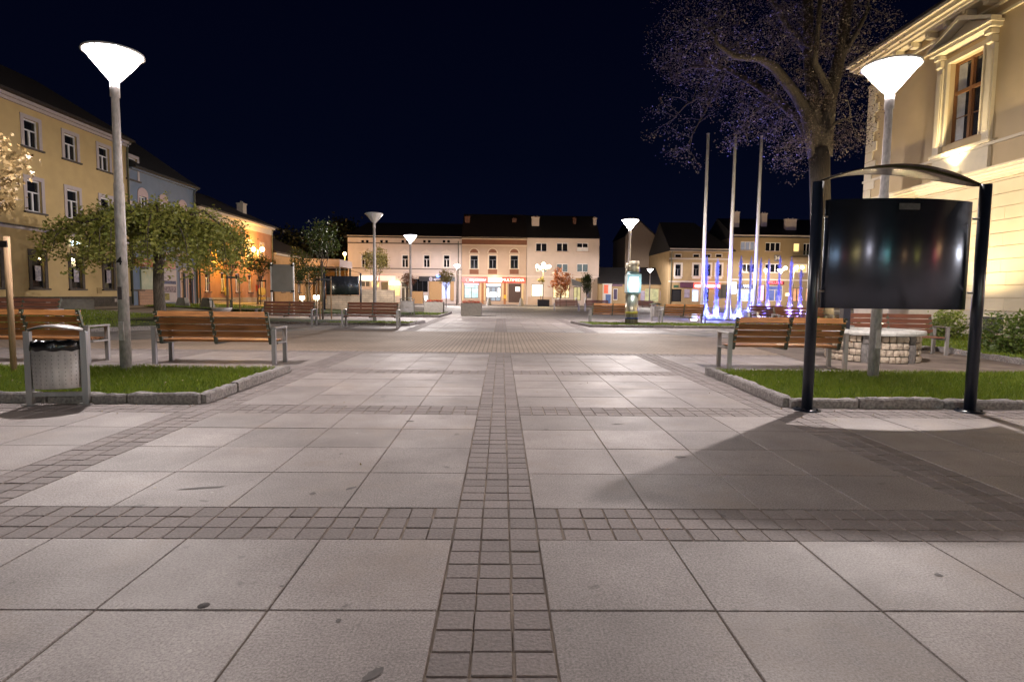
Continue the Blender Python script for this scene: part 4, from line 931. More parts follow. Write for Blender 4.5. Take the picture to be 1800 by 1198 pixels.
bei = M('beige render', (.52, .43, .38), .9, var=.05, scale=1); wn = []
for c in (951.7, 988.5, 1024):
    wn.append((c-10, 427, c+10, 442, dict(nv=1, cross=None, sill=tan, sw=.05, curtain=(.5, white_m) if c > 1000 else None)))
    wn.append((c-10, 463.5, c+10, 478, dict(nv=1, cross=None, sill=tan, sw=.05, gm=M('faint lit glass', (.05, .06, .06), .2, emit=(.4, .5, .5), es=.14, var=.8, scale=3, col2=(.005, .005, .006)))))
wn += [(934, 499, 955.5, 521, dict(nv=0, cross=None, gm=EM('bright show window', (1., .88, .62), .62), fm=dkst)), (972, 500, 1001, 524, dict(nv=3, cross=None, gm=M('lit show window', (.6, .5, .3), .4, emit=(1., .80, .42), es=.6, var=.6, scale=1.8, col2=(.10, .07, .04)), fm=dkst)),
       (1008, 504, 1021, 528, dict(nv=1, cross=None, gm=M('olive lit glass', (.2, .18, .08), .4, emit=(.6, .52, .25), es=.5, var=.5, scale=2), fm=dkst, name='door')), (1032, 500, 1039, 524, dict(nv=0, cross=.6, gm=shopdark, fm=dkst))]
bh3, loc = far_house('beige_house', 'beige three storey house with lit show windows behind the orange tree', 925.6, 1052, 418, bei, wn,
                    roof=(3.8, .35, tile2_m, (0, 0), [(1.3, 2.6, PY(935, 381, 88).z, 1.1, whi2), (7.2, 3.2, PY(1003, 382, 88).z, .45, brick_m), (10.2, 3.0, PY(1037, 382, 88).z, .45, whi2)]), corn=[(417.3, 419.5, .25, whi2), (485, 488, .18, whi2)])
h = loc(1004, 492, 1022, 501); g = MB(); g.add([(h[0], -1.4, h[2]), (h[1], -.9, h[2]-.2), (h[1], 0, h[3]-.3), (h[0], 0, h[3]+.2), (h[0], -1.4, h[2]-.06), (h[1], -.9, h[2]-.26)], [(0, 1, 2, 3), (4, 5, 1, 0), (3, 2, 5, 4)]); g.build('awning', M('grey awning', (.16, .17, .18), .7), bh3)
h = loc(1012, 488.5, 1026, 496.5); lettering_panel(bh3, h, M('amber sign board', (.50, .32, .12), .6, var=.45, scale=5, stretch=(3, 1, .4)), 'shop_sign', .05)
h = loc(928, 521.5, 970, 536); g = MB(); g.box(h[0], h[1], -.05, -.001, 0, h[3]); g.build('plinth', tan, bh3)
plight('window_glow', (loc(934, 499, 955, 521)[0]+1, -1.2, 2), 30, (1., .88, .62), .5, bh3)

# passage building, gabled house behind, small kiosk signs
ygold = M('golden plaster', (.31, .22, .115), .9, var=.08, scale=1.5); wn = [(1078, 507, 1086, 527, dict(nv=0, cross=None, fm=white_m, gm=M('violet glass', (.06, .04, .08), .3), name='door')),
      (1134, 507, 1158, 530, dict(nv=1, cross=None, fm=M('cream gate frame', (.45, .42, .25), .5), gm=M('gate view', (.25, .25, .12), .6, emit=(.55, .52, .28), es=.35, var=.6, scale=2.4, col2=(.01, .015, .01)), name='gateway', sur=ygold, sw=.15, arch=.7))]  # gateway frame is one plain cream colour
ps, loc = far_house('passage_house', 'low golden passage house with an arched gateway behind the screen column', 1052.6, 1174, 498, ygold, wn, Y=84, D_=6, roof=(2.4, .4, tile2_m, (0, 0)))
h = loc(1076, 496, 1094, 503); lettering_panel(ps, h, M('plum sign', (.09, .03, .06), .5), 'shop_sign', .15)
for x0, x1 in ((1126, 1133), (1160, 1166)): h = loc(x0, 511, x1, 528); lettering_panel(ps, h, M('lilac board', (.34, .30, .40), .6, var=.2, scale=2), 'notice', .08)
p0 = PY(1061, 515, 79); p1 = PY(1075, 515, 79); t = thing('poster_kiosk', 'small kiosk plastered red above and blue below, right of the beige house', 'kiosk', (p0.x, 79, 0)); W_ = p1.x-p0.x
zt = PY(1068, 500, 79).z; zm = PY(1068, 516, 79).z
g = MB(); g.box(0, W_, 0, .8, 0, zt); g.build('kiosk_body', white_m, t); g = MB(); g.box(-.05, W_+.05, -.08, .88, zt, zt+.12); g.build('kiosk_roof', white_m, t)
g = MB(); g.box(.05, W_*.55, -.02, -.002, zm+.05, zt-.05); g.build('red_poster', M('red poster', (.60, .10, .05), .6, emit=(.9, .2, .1), es=.25), t)
g = MB(); g.box(.3, W_-.1, -.02, -.002, .2, zm-.1); g.build('blue_poster', M('blue poster', (.12, .20, .42), .6, var=.2), t)
q0, q1, qa = PY(1098, 480, 91), PY(1174, 480, 91), PY(1118, 383, 91); ze = PY(1174, 436, 91).z; zl = PY(1098, 415, 91).z
t = thing('gabled_house', 'dim tall gabled house behind the passage house', 'building', (q0.x, 91, 0)); W_ = q1.x-q0.x; xa = qa.x-q0.x
g = MB(); g.prism([(0, 0), (W_, 0), (W_, ze), (xa, qa.z), (0, zl)], 0, 10); g.build('wall', M('dim tan render', (.30, .23, .17), .9, var=.1), t)
g = MB(); g.add([(-.2, -.25, zl-.05), (xa, -.25, qa.z+.15), (W_+.3, -.25, ze-.05), (W_+.3, 10.3, ze-.05), (xa, 10.3, qa.z+.15), (-.2, 10.3, zl-.05), (-.2, -.25, zl-.25), (xa, -.25, qa.z-.02), (W_+.3, -.25, ze-.25)], [(0, 1, 4, 5), (1, 2, 3, 4), (6, 7, 1, 0), (7, 8, 2, 1)]); g.build('roof', tile2_m, t)

# golden house with hipped roof and house 34 (y = 80)
wn = []; orn = M('ornate white trim', (.50, .44, .40), .85, var=.05)
for c in (1192, 1224, 1244, 1263.5):
    wn.append((c-5, 464.5, c+5, 485, dict(nv=1, cross=.6, fm=MATS['dark frame'], sur=orn, sw=.22, sill=orn, apron=(.28, orn))))
    wn.append((c-5, 447.3, c+5, 451.8, dict(nv=0, cross=None, fm=glass_m, sur=orn, sw=.1, name='attic_window')))
wn += [(1180, 508, 1198, 530, dict(nv=0, cross=None, fm=glass_m, gm=M('black gate', (.01, .01, .012), .5), name='gateway', sur=ygold, sw=.1, arch=.65)),
       (1217, 509, 1228, 530, dict(nv=0, cross=.5, fm=white_m, gm=M('blue shop light', (.1, .15, .3), .4, emit=(.35, .6, 1.), es=1.6, var=.8, scale=4, col2=(.01, .01, .02)), name='door', sur=orn, sw=.1, arch=.4)),
       (1236, 506, 1246, 530, dict(nv=0, cross=None, fm=navy_m, name='door')), (1262, 500, 1278, 524, dict(nv=1, cross=None, fm=navy_m, gm=shopdark))]
gh, loc = far_house('golden_house', 'golden house with a big dark hipped roof and white ornate windows behind the flagpoles', 1175, 1284.4, 440, ygold, wn, Y=80, D_=11,
                    roof=(4.4, .4, tile2_m, (0, 4.0)), corn=[(437, 442, .35, orn), (453.8, 456, .12, orn), (494, 496, .1, orn)])
pipe(gh, .3, 7.6)
h = loc(1195, 496.5, 1218.6, 505.5); lettering_panel(gh, h, MATS['plum sign'], 'shop_sign', .15)
h = loc(1219, 497.5, 1266, 506.5); sg = lettering_panel(gh, h, M('red glow sign', (.5, .05, .04), .4, emit=(1., .12, .10), es=.8), pr=.2)
for x0, x1 in ((1221, 1230), (1233, 1254), (1257, 1264)): q = loc(x0, 500.5, x1, 504.5); g = MB(); g.box(q[0], q[1], -.24, -.203, q[2], q[3], bev=.01); g.build('neon', EM('pink white neon', (1., .62, .60), 5), sg)
plight('sign_light', (loc(1240, 500, 1245, 505)[0], -1.2, 3.0), 40, (1., .35, .32), .4, gh)
h = loc(1203, 508, 1212, 523); lettering_panel(gh, h, MATS['lilac board'], 'notice', .06)
h = loc(1184, 501, 1192, 505); lettering_panel(gh, h, M('green sign', (.03, .09, .05), .5), 'shop_sign', .1)

ren = M('ochre render', (.27, .20, .115), .9, var=.06, scale=1); wn = []
wn += [(1302, 424.5, 1327, 440, dict(nv=2, cross=None, sill=tan, sw=.05, gm=M('papered glass', (.10, .11, .14), .3, emit=(.5, .5, .6), es=.18, var=.9, scale=1.5, col2=(.01, .01, .02)))), (1345.5, 426, 1372, 441.5, dict(nv=2, cross=None, sill=tan, sw=.05)),
       (1395, 427.5, 1405.5, 443, dict(nv=0, cross=None, gm=EM('yellow lit window', (1., .72, .25), .7), sw=.05)), (1412, 427.5, 1424, 449, dict(nv=1, cross=None, name='balcony_door', sw=.05)),
       (1305, 463.5, 1328, 479, dict(nv=2, cross=None, sill=tan, sw=.05)), (1345, 463.5, 1372, 479, dict(nv=2, cross=None, sill=tan, sw=.05)), (1394, 464, 1419, 479, dict(nv=2, cross=None, gm=M('amber window', (.4, .3, .1), .4, emit=(1., .7, .28), es=.4), sw=.05)),
       (1345, 458, 1372, 459, dict(nv=0, cross=None))][:7]
cys = M('bluish lit shop', (.3, .4, .5), .4, emit=(.55, .75, 1.), es=.45, var=.9, scale=1.8, col2=(.01, .02, .04))
wn += [(1296, 508, 1328, 529, dict(nv=3, cross=.75, gm=cys, fm=white_m)), (1333, 500, 1344, 529, dict(nv=0, cross=.7, gm=M('pink lit shop', (.5, .2, .4), .4, emit=(1., .55, .8), es=.9, var=.5, scale=2, col2=(.1, .02, .08)), fm=MATS['plum sign'], name='door')),
       (1349, 502, 1376, 529, dict(nv=1, cross=.72, gm=M('navy lit shop', (.05, .06, .15), .3, emit=(.2, .25, .6), es=.35, var=.5, scale=1.5), fm=cream)), (1392, 506, 1410, 530, dict(nv=1, cross=None, gm=M('orange shop', (.4, .2, .1), .4, emit=(.9, .45, .25), es=.4, var=.5, scale=1.5), fm=navy_m)), (1416, 506, 1436, 530, dict(nv=1, cross=None, gm=MATS['orange shop'], fm=navy_m))]
oh34, loc = far_house('ochre_block', 'ochre three storey block with house number 34 and a balcony behind the fountain', 1285, 1500, 417, ren, wn, Y=80, D_=12,
                      roof=(3.2, .45, tile2_m, (0, 0), [(1.4, 3.0, PY(1298, 373, 84).z, .95, whi2), (5.6, 3.4, PY(1344, 375, 84).z, .8, whi2), (8.9, 2.2, PY(1370, 385, 83).z, 1.5, whi2), (13.6, 3.2, PY(1417, 378, 84).z, .8, whi2)]), corn=[(414, 418, .4, orn), (491, 493.5, .12, orn)])
h = loc(1361, 448, 1371, 459); g = MB(); g.box(h[0], h[1], -.04, -.001, h[2], h[3]); npl = g.build('house_number', M('slate plate', (.14, .14, .18), .5), oh34)
text('lettering', '34', .72, white_m, npl, ((h[0]+h[1])/2, -.05, (h[2]+h[3])/2), ext=.01, bold=.02)
h = loc(1387, 444, 1426, 453); g = MB(); g.box(h[0], h[1], -1.1, -.01, h[2]-.12, h[2]); bl = g.build('balcony', MATS['ochre render'], oh34)
g = MB(); 
for i in range(26): x = h[0]+.03+(h[1]-h[0]-.06)*i/25; g.tube([(x, -1.06, h[2]), (x, -1.06, h[2]+.8)], .012, 5)
g.tube([(h[0], -1.06, h[2]+.8), (h[1], -1.06, h[2]+.8)], .025, 6); g.build('railing', oliv_m, bl)
h = loc(1286, 496, 1293, 516); lettering_panel(oh34, h, EM('white light box', (.85, .95, 1.), 1.6), 'shop_sign', .25)
h = loc(1296, 500, 1329, 506.5); sg = lettering_panel(oh34, h, M('navy sign', (.02, .03, .08), .4), pr=.2)
text('lettering', 'WIL', .62, EM('bluish letters', (.8, .9, 1.), 1.6), sg, ((h[0]+h[1])/2, -.21, (h[2]+h[3])/2), ext=.01)
h = loc(1347, 493.8, 1377.5, 500); sg = lettering_panel(oh34, h, M('crimson sign', (.16, .01, .02), .4), pr=.2)
text('lettering', 'MILUWE', .52, EM('red neon letters', (1., .12, .14), 2.), sg, ((h[0]+h[1])/2, -.21, (h[2]+h[3])/2), ext=.01)
h = loc(1381, 515, 1387, 520); g = MB(); g.box(h[0], h[1], -.15, -.001, h[2], h[3]); g.build('lit_notice', EM('amber notice', (1., .75, .35), 1.6), oh34)
plight('shop_light', (loc(1296, 508, 1328, 530)[0]+1, -1.0, 2), 25, (.6, .75, 1.), .4, oh34)

# ================================================================ RIGHT: classical cream building
X0 = 17.5; RB = 28.3; LEN = 20.3
cr = M('cream ashlar', (.60, .51, .36), .85, var=.05, scale=1.2, bump=.15, bscale=40); cr2 = M('cream moulding light', (.66, .58, .43), .8, var=.04); cr3 = M('upper cream render', (.52, .40, .24), .9, var=.05, scale=1.1, bump=.1, bscale=50)
t = thing('cream_building', 'tall cream classical building with rusticated base and pedimented window on the right', 'building', (X0, RB, 0), R(-90))
def L_(y): return RB-y
Hh = 12.4
wz = [(L_(23.25), L_(21.55), 7.45, 10.55), (L_(15.75), L_(14.05), 7.45, 10.55)]
lz = [(L_(23.2), L_(21.6), 2.0, 4.9)]
lz = [(L_(24.75), L_(23.55), 2.4, 4.75), (L_(16.0), L_(14.5), 2.0, 4.9)]
bz = [(L_(20.9), L_(19.75), .22, .78)]
g = MB(); wall_front(g, LEN, Hh, wz+lz, t=.35)
for a in [(0, 0, 0, 1)]: g.add([(0, 0, 0), (0, 14, 0), (0, 14, Hh), (0, 0, Hh)], [(3, 2, 1, 0)])
g.add([(LEN, 0, 0), (LEN, 14, 0), (LEN, 14, Hh), (LEN, 0, Hh)], [(0, 1, 2, 3)]); g.add([(0, 14, 0), (LEN, 14, 0), (LEN, 14, Hh), (0, 14, Hh)], [(3, 2, 1, 0)]); g.add([(0, .37, 0), (LEN, .37, 0), (LEN, .37, Hh), (0, .37, Hh)], [(0, 1, 2, 3)], 1)
g.build('wall', [cr3, MATS['dark interior']], t)
# rusticated base courses: blocks with open joints, proud of the wall
g = MB(); z = .98; k = 0
while z < 5.6:
    z1 = min(z+.455, 5.62); segs = [(-.04, L_(24.95)), (L_(23.35), L_(16.2)), (L_(14.3), LEN)] if z > 2.1 and z < 4.8 else [(-.04, LEN)]
    for a, b in segs:
        x = a; n = 0
        while x < b-.01:
            st_ = 2.1 if (k % 2 == 0 or n) else 1.05
            e_ = min(x+st_, b); g.box(x+.004, e_-.004, -.055, -.001, z+.010, z1-.010); x = e_; n += 1
    z = z1; k += 1
g.build('rustication', cr, t)
g = MB(); g.box(-.10, LEN, -.14, -.001, -.1, .97); pl_ = g.build('plinth', M('pale plinth stone', (.50, .44, .34), .85, var=.08, scale=4, bump=.2, bscale=30), t)
for a, b, c, d in bz:
    g = MB(); g.box(a, b, -.146, -.141, c, d); bw_ = g.build('basement_window', black_m, t)
    g = MB()
    for i in range(9): zz = c+.03+(d-c-.06)*i/8; g.box(a+.02, b-.02, -.165, -.147, zz-.008, zz+.008)
    g.build('grille', oliv_m, bw_); g = MB(); g.box(a-.08, a, -.18, -.141, c-.06, d+.08); g.box(b, b+.08, -.18, -.141, c-.06, d+.08); g.box(a, b, -.18, -.141, d, d+.08); g.build('frame', cr2, bw_)
def mould(z0, z1, pr, name='cornice', m=cr2): g = MB(); g.box(-pr, LEN, -pr, -.001, z0, z1); g.build(name, m, t)
for z0, z1, pr in ((5.64, 5.76, .10), (5.762, 5.86, .18), (5.862, 5.98, .30), (5.982, 6.05, .36), (6.9, 7.0, .10)): mould(z0, z1, pr)
for z0, z1, pr in ((11.35, 11.45, .08), (11.72, 11.80, .12), (12.10, 12.2, .40), (12.202, 12.32, .55), (12.322, 12.5, .68), (12.502, 12.62, .80)): mould(z0, z1, pr)
for i in range(22): x = .35+i*.95; g = MB(); g.box(x-.12, x+.12, -.36, -.001, 11.86, 12.09, bev=.02); g.box(x-.08, x+.08, -.42, -.361, 11.95, 12.08); g.build('bracket', cr2, t)
g = MB()
for i in range(12):
    z0 = 6.1+i*.44; 
    if z0 > 11.2: break
    wq = .75 if i % 2 else .5; g.box(-.05, wq, -.05, -.001, z0+.012, z0+.428, bev=.01); g.box(-.05, -.001, .001, wq, z0+.012, z0+.428)
g.build('quoin', cr2, t)
g = MB(); g.box(-.85, LEN, -.85, 14, 12.622, 12.72); g.add([(-.8, -.8, 12.722), (LEN, -.8, 12.722), (LEN, 7, 15), (3, 7, 15)], [(0, 1, 2, 3)]); g.add([(-.8, -.8, 12.722), (3, 7, 15), (-.8, 14, 12.722)], [(0, 1, 2)]); g.build('roof', tile_m, t)
brf = M('brown window wood', (.24, .11, .045), .45, var=.15, scale=6, stretch=(4, 4, .5)); curt = M('curtain', (.45, .45, .48), .9)
for a, b, c, d in wz:
    g = MB(); y = .20; f = .09; xm = (a+b)/2; zc = c+(d-c)*.62
    g.box(a, a+f, y, y+.1, c, d); g.box(b-f, b, y, y+.1, c, d); g.box(a+f, b-f, y, y+.1, c, c+f); g.box(a+f, b-f, y, y+.1, d-f, d)
    g.box(xm-.06, xm+.06, y-.02, y+.09, c+f, d-f); g.box(a+f, b-f, y-.03, y+.08, zc-.06, zc+.06)
    for x0, x1 in ((a+f, xm-.06), (xm+.06, b-f)):
        g.box(x0, x0+.045, y+.02, y+.09, c+f, d-f); g.box(x1-.045, x1, y+.02, y+.09, c+f, d-f); g.box(x0, x1, y+.03, y+.09, c+(zc-c)*.5-.02, c+(zc-c)*.5+.02)
    w_ = g.build('window', brf, t); g = MB(); g.add([(a, y+.07, c), (b, y+.07, c), (b, y+.07, d), (a, y+.07, d)], [(0, 1, 2, 3)]); g.build('pane', M('clear dark glass', (.03, .03, .035), .05, trans=.0, spec=.8), w_)
    g = MB(); N = 14; g.add([(a+.12+.42*i/N, y+.055-.012*(i % 2), z) for i in range(N+1) for z in (c+.1, d-.12)], [(2*i, 2*i+2, 2*i+3, 2*i+1) for i in range(N)]); g.build('curtain', curt, w_)
    g = MB(); s1, s2 = .20, .52
    for (xa, xb) in ((a-s1, a), (b, b+s1)): g.box(xa, xb, -.10, -.001, c-.05, d+.2)
    g.box(a, b, -.10, -.001, d, d+.2); g.box(a-.06, a, -.13, -.101, c-.05, d+.06); g.box(b, b+.06, -.13, -.101, c-.05, d+.06); g.box(a, b, -.13, -.101, d, d+.06)
    for (xa, xb) in ((a-s2, a-s1-.004), (b+s1+.004, b+s2)): g.box(xa, xb, -.15, -.001, 7.0, d-.1); g.box(xa+.06, xb-.06, -.175, -.151, c, d-.3)
    g.build('surround', cr2, w_)
    g = MB()
    for xc in (a-(s1+s2)/2, b+(s1+s2)/2):
        g.box(xc-.15, xc+.15, -.30, -.001, d+.22, d+.40, bev=.02); g.box(xc-.12, xc+.12, -.34, -.301, d+.24, d+.38); g.box(xc-.13, xc+.13, -.24, -.001, d-.08, d+.216, bev=.03); g.tube([(xc-.12, -.26, d+.3), (xc+.12, -.26, d+.3)], .07, 10); g.tube([(xc-.10, -.2, d-.02), (xc+.10, -.2, d-.02)], .05, 10)
    g.build('console', cr2, w_)
    g = MB(); g.box(a-s2-.12, b+s2+.12, -.42, -.001, d+.42, d+.56); g.box(a-s2-.18, b+s2+.18, -.50, -.001, d+.562, d+.64)
    pts = [(a-s2-.18, d+.642), (b+s2+.18, d+.642), (b+s2+.18, d+.72), (xm, d+1.35), (a-s2-.18, d+.72)]; g.prism([(a-s2, d+.643), (b+s2, d+.643), (xm, d+1.22)], -.12, -.002)
    for sg_ in (-1, 1):
        xe = xm+sg_*(b-a+2*s2+.36)/2; g.prism([(xe, d+.643), (xe, d+.75), (xm, d+1.42), (xm, d+1.26)][::sg_], -.50, -.121)
    g.build('pediment', cr2, w_)
    g = MB(); g.box(a-s2-.1, b+s2+.1, -.22, -.001, 7.002, 7.10); g.box(a-s2, b+s2, -.12, -.001, 6.06, 6.88); g.build('sill', cr2, w_)
for a, b, c, d in lz:
    h = (a, b, c, d); w_ = window(t, (a, b, c, d), nv=1, cross=.66, fm=brf, sur=cr2, sw=.16, sill=cr2)
# ledge floodlights and ground floodlight
def flood(loc, label, power, rot, col=(1., .78, .42), spot=R(120), parent=None):
    if parent:
        g = MB(); x, y, z = loc; g.box(x-.14, x+.14, y-.08, y+.08, z-.08, z+.02, bev=.01); f_ = g.build('floodlight', oliv_m, parent)
        g = MB(); g.box(x-.12, x+.12, y-.07, y+.07, z+.022, z+.03); g.build('lens', EM('flood lens', (1., .85, .55), 20), f_); plight('flood_light', (x, y, z+.08), power, col, .08, parent, 'SPOT', rot, spot, .6)
    else:
        tt = thing('floodlight', label, 'floodlight', loc, 0, 'floodlights at the foot of the cream building'); g = MB(); g.box(-.14, .14, -.10, .10, .0, .22, bev=.02); g.build('lamp_housing', oliv_m, tt)
        g = MB(); g.box(-.12, .12, -.08, .08, .221, .228); g.build('lens', EM('flood lens', (1., .85, .55), 20), tt); plight('flood_light', (0, 0, .30), power, col, .08, tt, 'SPOT', rot, spot, .6)
flood((L_(22.5), -.40, 6.16), '', 420, (R(180+14), 0, 0), parent=t)
for i, (y, pw) in enumerate(((24.5, 1100), (20.6, 950), (16.2, 950))): flood((16.1, y, .10), ['ground floodlight at the building corner farthest from the camera', 'ground floodlight hidden by the leafy shrub', 'ground floodlight nearest the camera below the cream wall'][i], pw, (0, R(180-22), 0), spot=R(150))

# ================================================================ VEGETATION
def leaves(centers, n_per, spread, size, mat, name, parent, droop=0., flat=.0, aspect=.6):
    C_ = np.asarray(centers, float); m = len(C_); n = m*n_per
    c = np.repeat(C_, n_per, 0)+RNG.normal(0, 1, (n, 3))*np.asarray(spread); c[:, 2] -= np.abs(RNG.normal(0, droop, n)) if droop else 0
    sz = size*RNG.uniform(.55, 1.25, n)[:, None]; d1 = RNG.normal(0, 1, (n, 3)); d1[:, 2] *= .6; d1 /= np.linalg.norm(d1, axis=1)[:, None]
    d2 = np.cross(d1, RNG.normal(0, 1, (n, 3))+[0, 0, flat]); d2 /= np.linalg.norm(d2, axis=1)[:, None]; nn_ = np.cross(d1, d2)
    V = np.stack([c-d1*sz*.5, c+d2*sz*aspect*.5+nn_*sz*.08-d1*sz*.08, c+d1*sz*.55, c-d2*sz*aspect*.5+nn_*sz*.08-d1*sz*.08], 1).reshape(-1, 3)
    return np_mesh(name, V, 4, mat, parent)
def ell(n, c, r, shell=.55):
    d = RNG.normal(0, 1, (n, 3)); d /= np.linalg.norm(d, axis=1)[:, None]; k = RNG.uniform(shell**3, 1, n)**(1/3); return np.asarray(c)+d*k[:, None]*np.asarray(r)
def limb(g, p, q, r0, r1, wob=.08, n=5, rng=random, nn=8):
    p, q = Vector(p), Vector(q); L0 = (q-p).length; pts = []; 
    for i in range(n+1):
        f = i/n; o = Vector((rng.uniform(-1, 1), rng.uniform(-1, 1), rng.uniform(-1, 1)))*wob*L0*math.sin(math.pi*f); pts.append(p.lerp(q, f)+o)
    g.tube(pts, [r0+(r1-r0)*i/n for i in range(n+1)], nn); return pts
lf_g = leafmat('mid green leaf', (.07, .12, .02), (.15, .20, .04)); lf_ol = leafmat('olive leaf', (.22, .25, .05), (.44, .43, .11)); lf_mp = leafmat('maple leaf', (.15, .10, .04), (.26, .18, .08)); lf_dk = leafmat('dark leaf', (.03, .05, .012), (.07, .09, .02)); lf_or = leafmat('orange leaf', (.35, .10, .03), (.5, .2, .06)); lf_big = leafmat('big tree leaf', (.05, .038, .034), (.095, .07, .065)); lf_sh = leafmat('shrub leaf', (.12, .17, .03), (.24, .30, .07))
def young_tree(loc, label, th, cz, cr_, ncl, leafm, n_per=26, size=.13, stakes=True, trunk_r=.045, group='young staked trees in the lawns', stake_h=2.1, spread=.16):
    t = thing('young_tree', label, 'tree', loc, random.uniform(0, 3) if False else 0, group)
    g = MB(); pts = [(0, 0, 0), (.02, .01, th*.4), (-.02, 0, th*.8), (.0, .02, cz+cr_[2]*.5)]; g.tube(pts, [trunk_r, trunk_r*.9, trunk_r*.75, trunk_r*.25], 8)
    for i in range(9):
        a = i*2.4; q = (math.cos(a)*cr_[0]*.75, math.sin(a)*cr_[1]*.75, cz+cr_[2]*random.uniform(-.5, .6)); limb(g, (0, 0, th*.75+.05*i), q, trunk_r*.4, .008, nn=5)
    g.build('trunk', bark2_m, t); leaves(ell(ncl, (0, 0, cz), cr_, .35), n_per, (spread, spread, spread), size, leafm, 'crown', t)
    if stakes:
        for a in (.5, 2.6, 4.7): 
            g = MB(); g.tube([(math.cos(a)*.42, math.sin(a)*.42, 0), (math.cos(a)*.40, math.sin(a)*.40, stake_h)], .035, 8); g.build('stake', stake_m, t)
        g = MB()
        pp = [Vector((math.cos(a)*.44, math.sin(a)*.44, stake_h-.15)) for a in (.5, 2.6, 4.7)]
        for i in range(3): p, q = pp[i], pp[(i+1) % 3]; mid = (p+q)/2; d = q-p; an = math.atan2(d.y, d.x); g.box(-d.length/2, d.length/2, -.012, .012, -.05, .05, mt=Matrix.Translation(mid) @ Matrix.Rotation(an, 4, 'Z'))
        g.build('strap', strap_m, t)
    return t
# weeping tree
t = thing('weeping_tree', 'wide weeping umbrella tree with drooping green branches before the yellow and blue houses', 'tree', (-13.9, 24.0, .1), 0)
g = MB(); g.tube([(0, 0, 0), (0, 0, .25), (-.03, 0, 1.4), (.02, .0, 2.9), (0, 0, 3.5)], [.30, .225, .20, .19, .21], 14)
cl = []
for i in range(46):
    a = i*2.399; rr = random.uniform(.45, 1.0); rx = (4.15 if math.cos(a) < 0 else 3.3)*rr; ry = 3.3*rr
    top = Vector((math.cos(a)*rx*.55, math.sin(a)*ry*.55, random.uniform(3.95, 4.55))); end = Vector((math.cos(a)*rx, math.sin(a)*ry, random.uniform(2.9, 3.7))); dr = Vector((math.cos(a)*rx*1.04, math.sin(a)*ry*1.04, random.uniform(1.9, 2.7)))
    s_ = Vector((0, 0, 3.3)); pts = [s_, s_.lerp(top, .5)+Vector((0, 0, .25)), top, end.lerp(top, .35)+Vector((0, 0, .15)), end, dr]; g.tube(pts, [.10, .075, .055, .035, .02, .008], 6)
    for j in range(30): f = random.uniform(1.5, 5); k = int(min(4, f)); p = pts[k].lerp(pts[k+1], f-k); cl.append(p+Vector((random.gauss(0, .20), random.gauss(0, .20), random.gauss(.02, .12))))
g.build('trunk', bark2_m, t)
for i in range(170):
    a = random.uniform(0, 6.283); q = random.random()**.5; rx = (4.1 if math.cos(a) < 0 else 3.3)*q; cl.append(Vector((math.cos(a)*rx, math.sin(a)*3.3*q, 4.65-1.3*q**2.6+random.gauss(0, .16))))
leaves([tuple(c) for c in cl], 14, (.105, .105, .12), .15, lf_ol, 'crown', t, droop=.10)
# maple at the left edge, only its crown edge and stake in view
t = thing('maple_tree', 'young maple with pale tan leaves at the left edge, tied to a wooden stake', 'tree', (-8.75, 9.3, .05), 0)
g = MB(); g.tube([(0, 0, 0), (.02, 0, 2), (0, 0, 4.0)], [.05, .045, .02], 8)
cls = []
for i in range(22):
    a = i*2.4; q = Vector((math.cos(a)*random.uniform(.6, 1.15), math.sin(a)*random.uniform(.5, 1.1), random.uniform(2.75, 4.5))); limb(g, (0, 0, 2.3+.06*i), q, .018, .005, nn=5)
    for j in range(6): cls.append(tuple(Vector((0, 0, q.z-.2)).lerp(q, random.uniform(.5, 1.05))))
cls += [(1.28, -.1, 3.28), (1.35, 0, 3.2), (1.15, -.2, 3.35)]
g.build('trunk', bark2_m, t); 
def maple_leaves(centers, n_per, spread, size, mat, parent):
    star = [(0, -.5), (.12, -.15), (.5, -.28), (.30, .02), (.52, .25), (.2, .2), (0, .6), (-.2, .2), (-.52, .25), (-.30, .02), (-.5, -.28), (-.12, -.15)]
    n = len(centers)*n_per; c = np.repeat(np.asarray(centers), n_per, 0)+RNG.normal(0, spread, (n, 3)); d1 = RNG.normal(0, 1, (n, 3)); d1[:, 2] -= .5; d1 /= np.linalg.norm(d1, axis=1)[:, None]
    d2 = np.cross(d1, RNG.normal(0, 1, (n, 3))); d2 /= np.linalg.norm(d2, axis=1)[:, None]; s_ = size*RNG.uniform(.6, 1.2, n)[:, None]
    V = np.stack([c+d2*s_*a+d1*s_*b for a, b in star], 1).reshape(-1, 3); return np_mesh('crown', V, 12, mat, parent)
maple_leaves(cls, 36, .11, .085, lf_mp, t)
for x, y in ((1.12, -.1), (-.9, .2)):
    g = MB(); g.tube([(x, y, 0), (x, y, 2.1)], .042, 12); g.build('stake', stake_m, t)
g = MB(); g.box(-.95, 1.17, -.165, -.145, 1.93, 2.03); g.build('strap', strap_m, t)

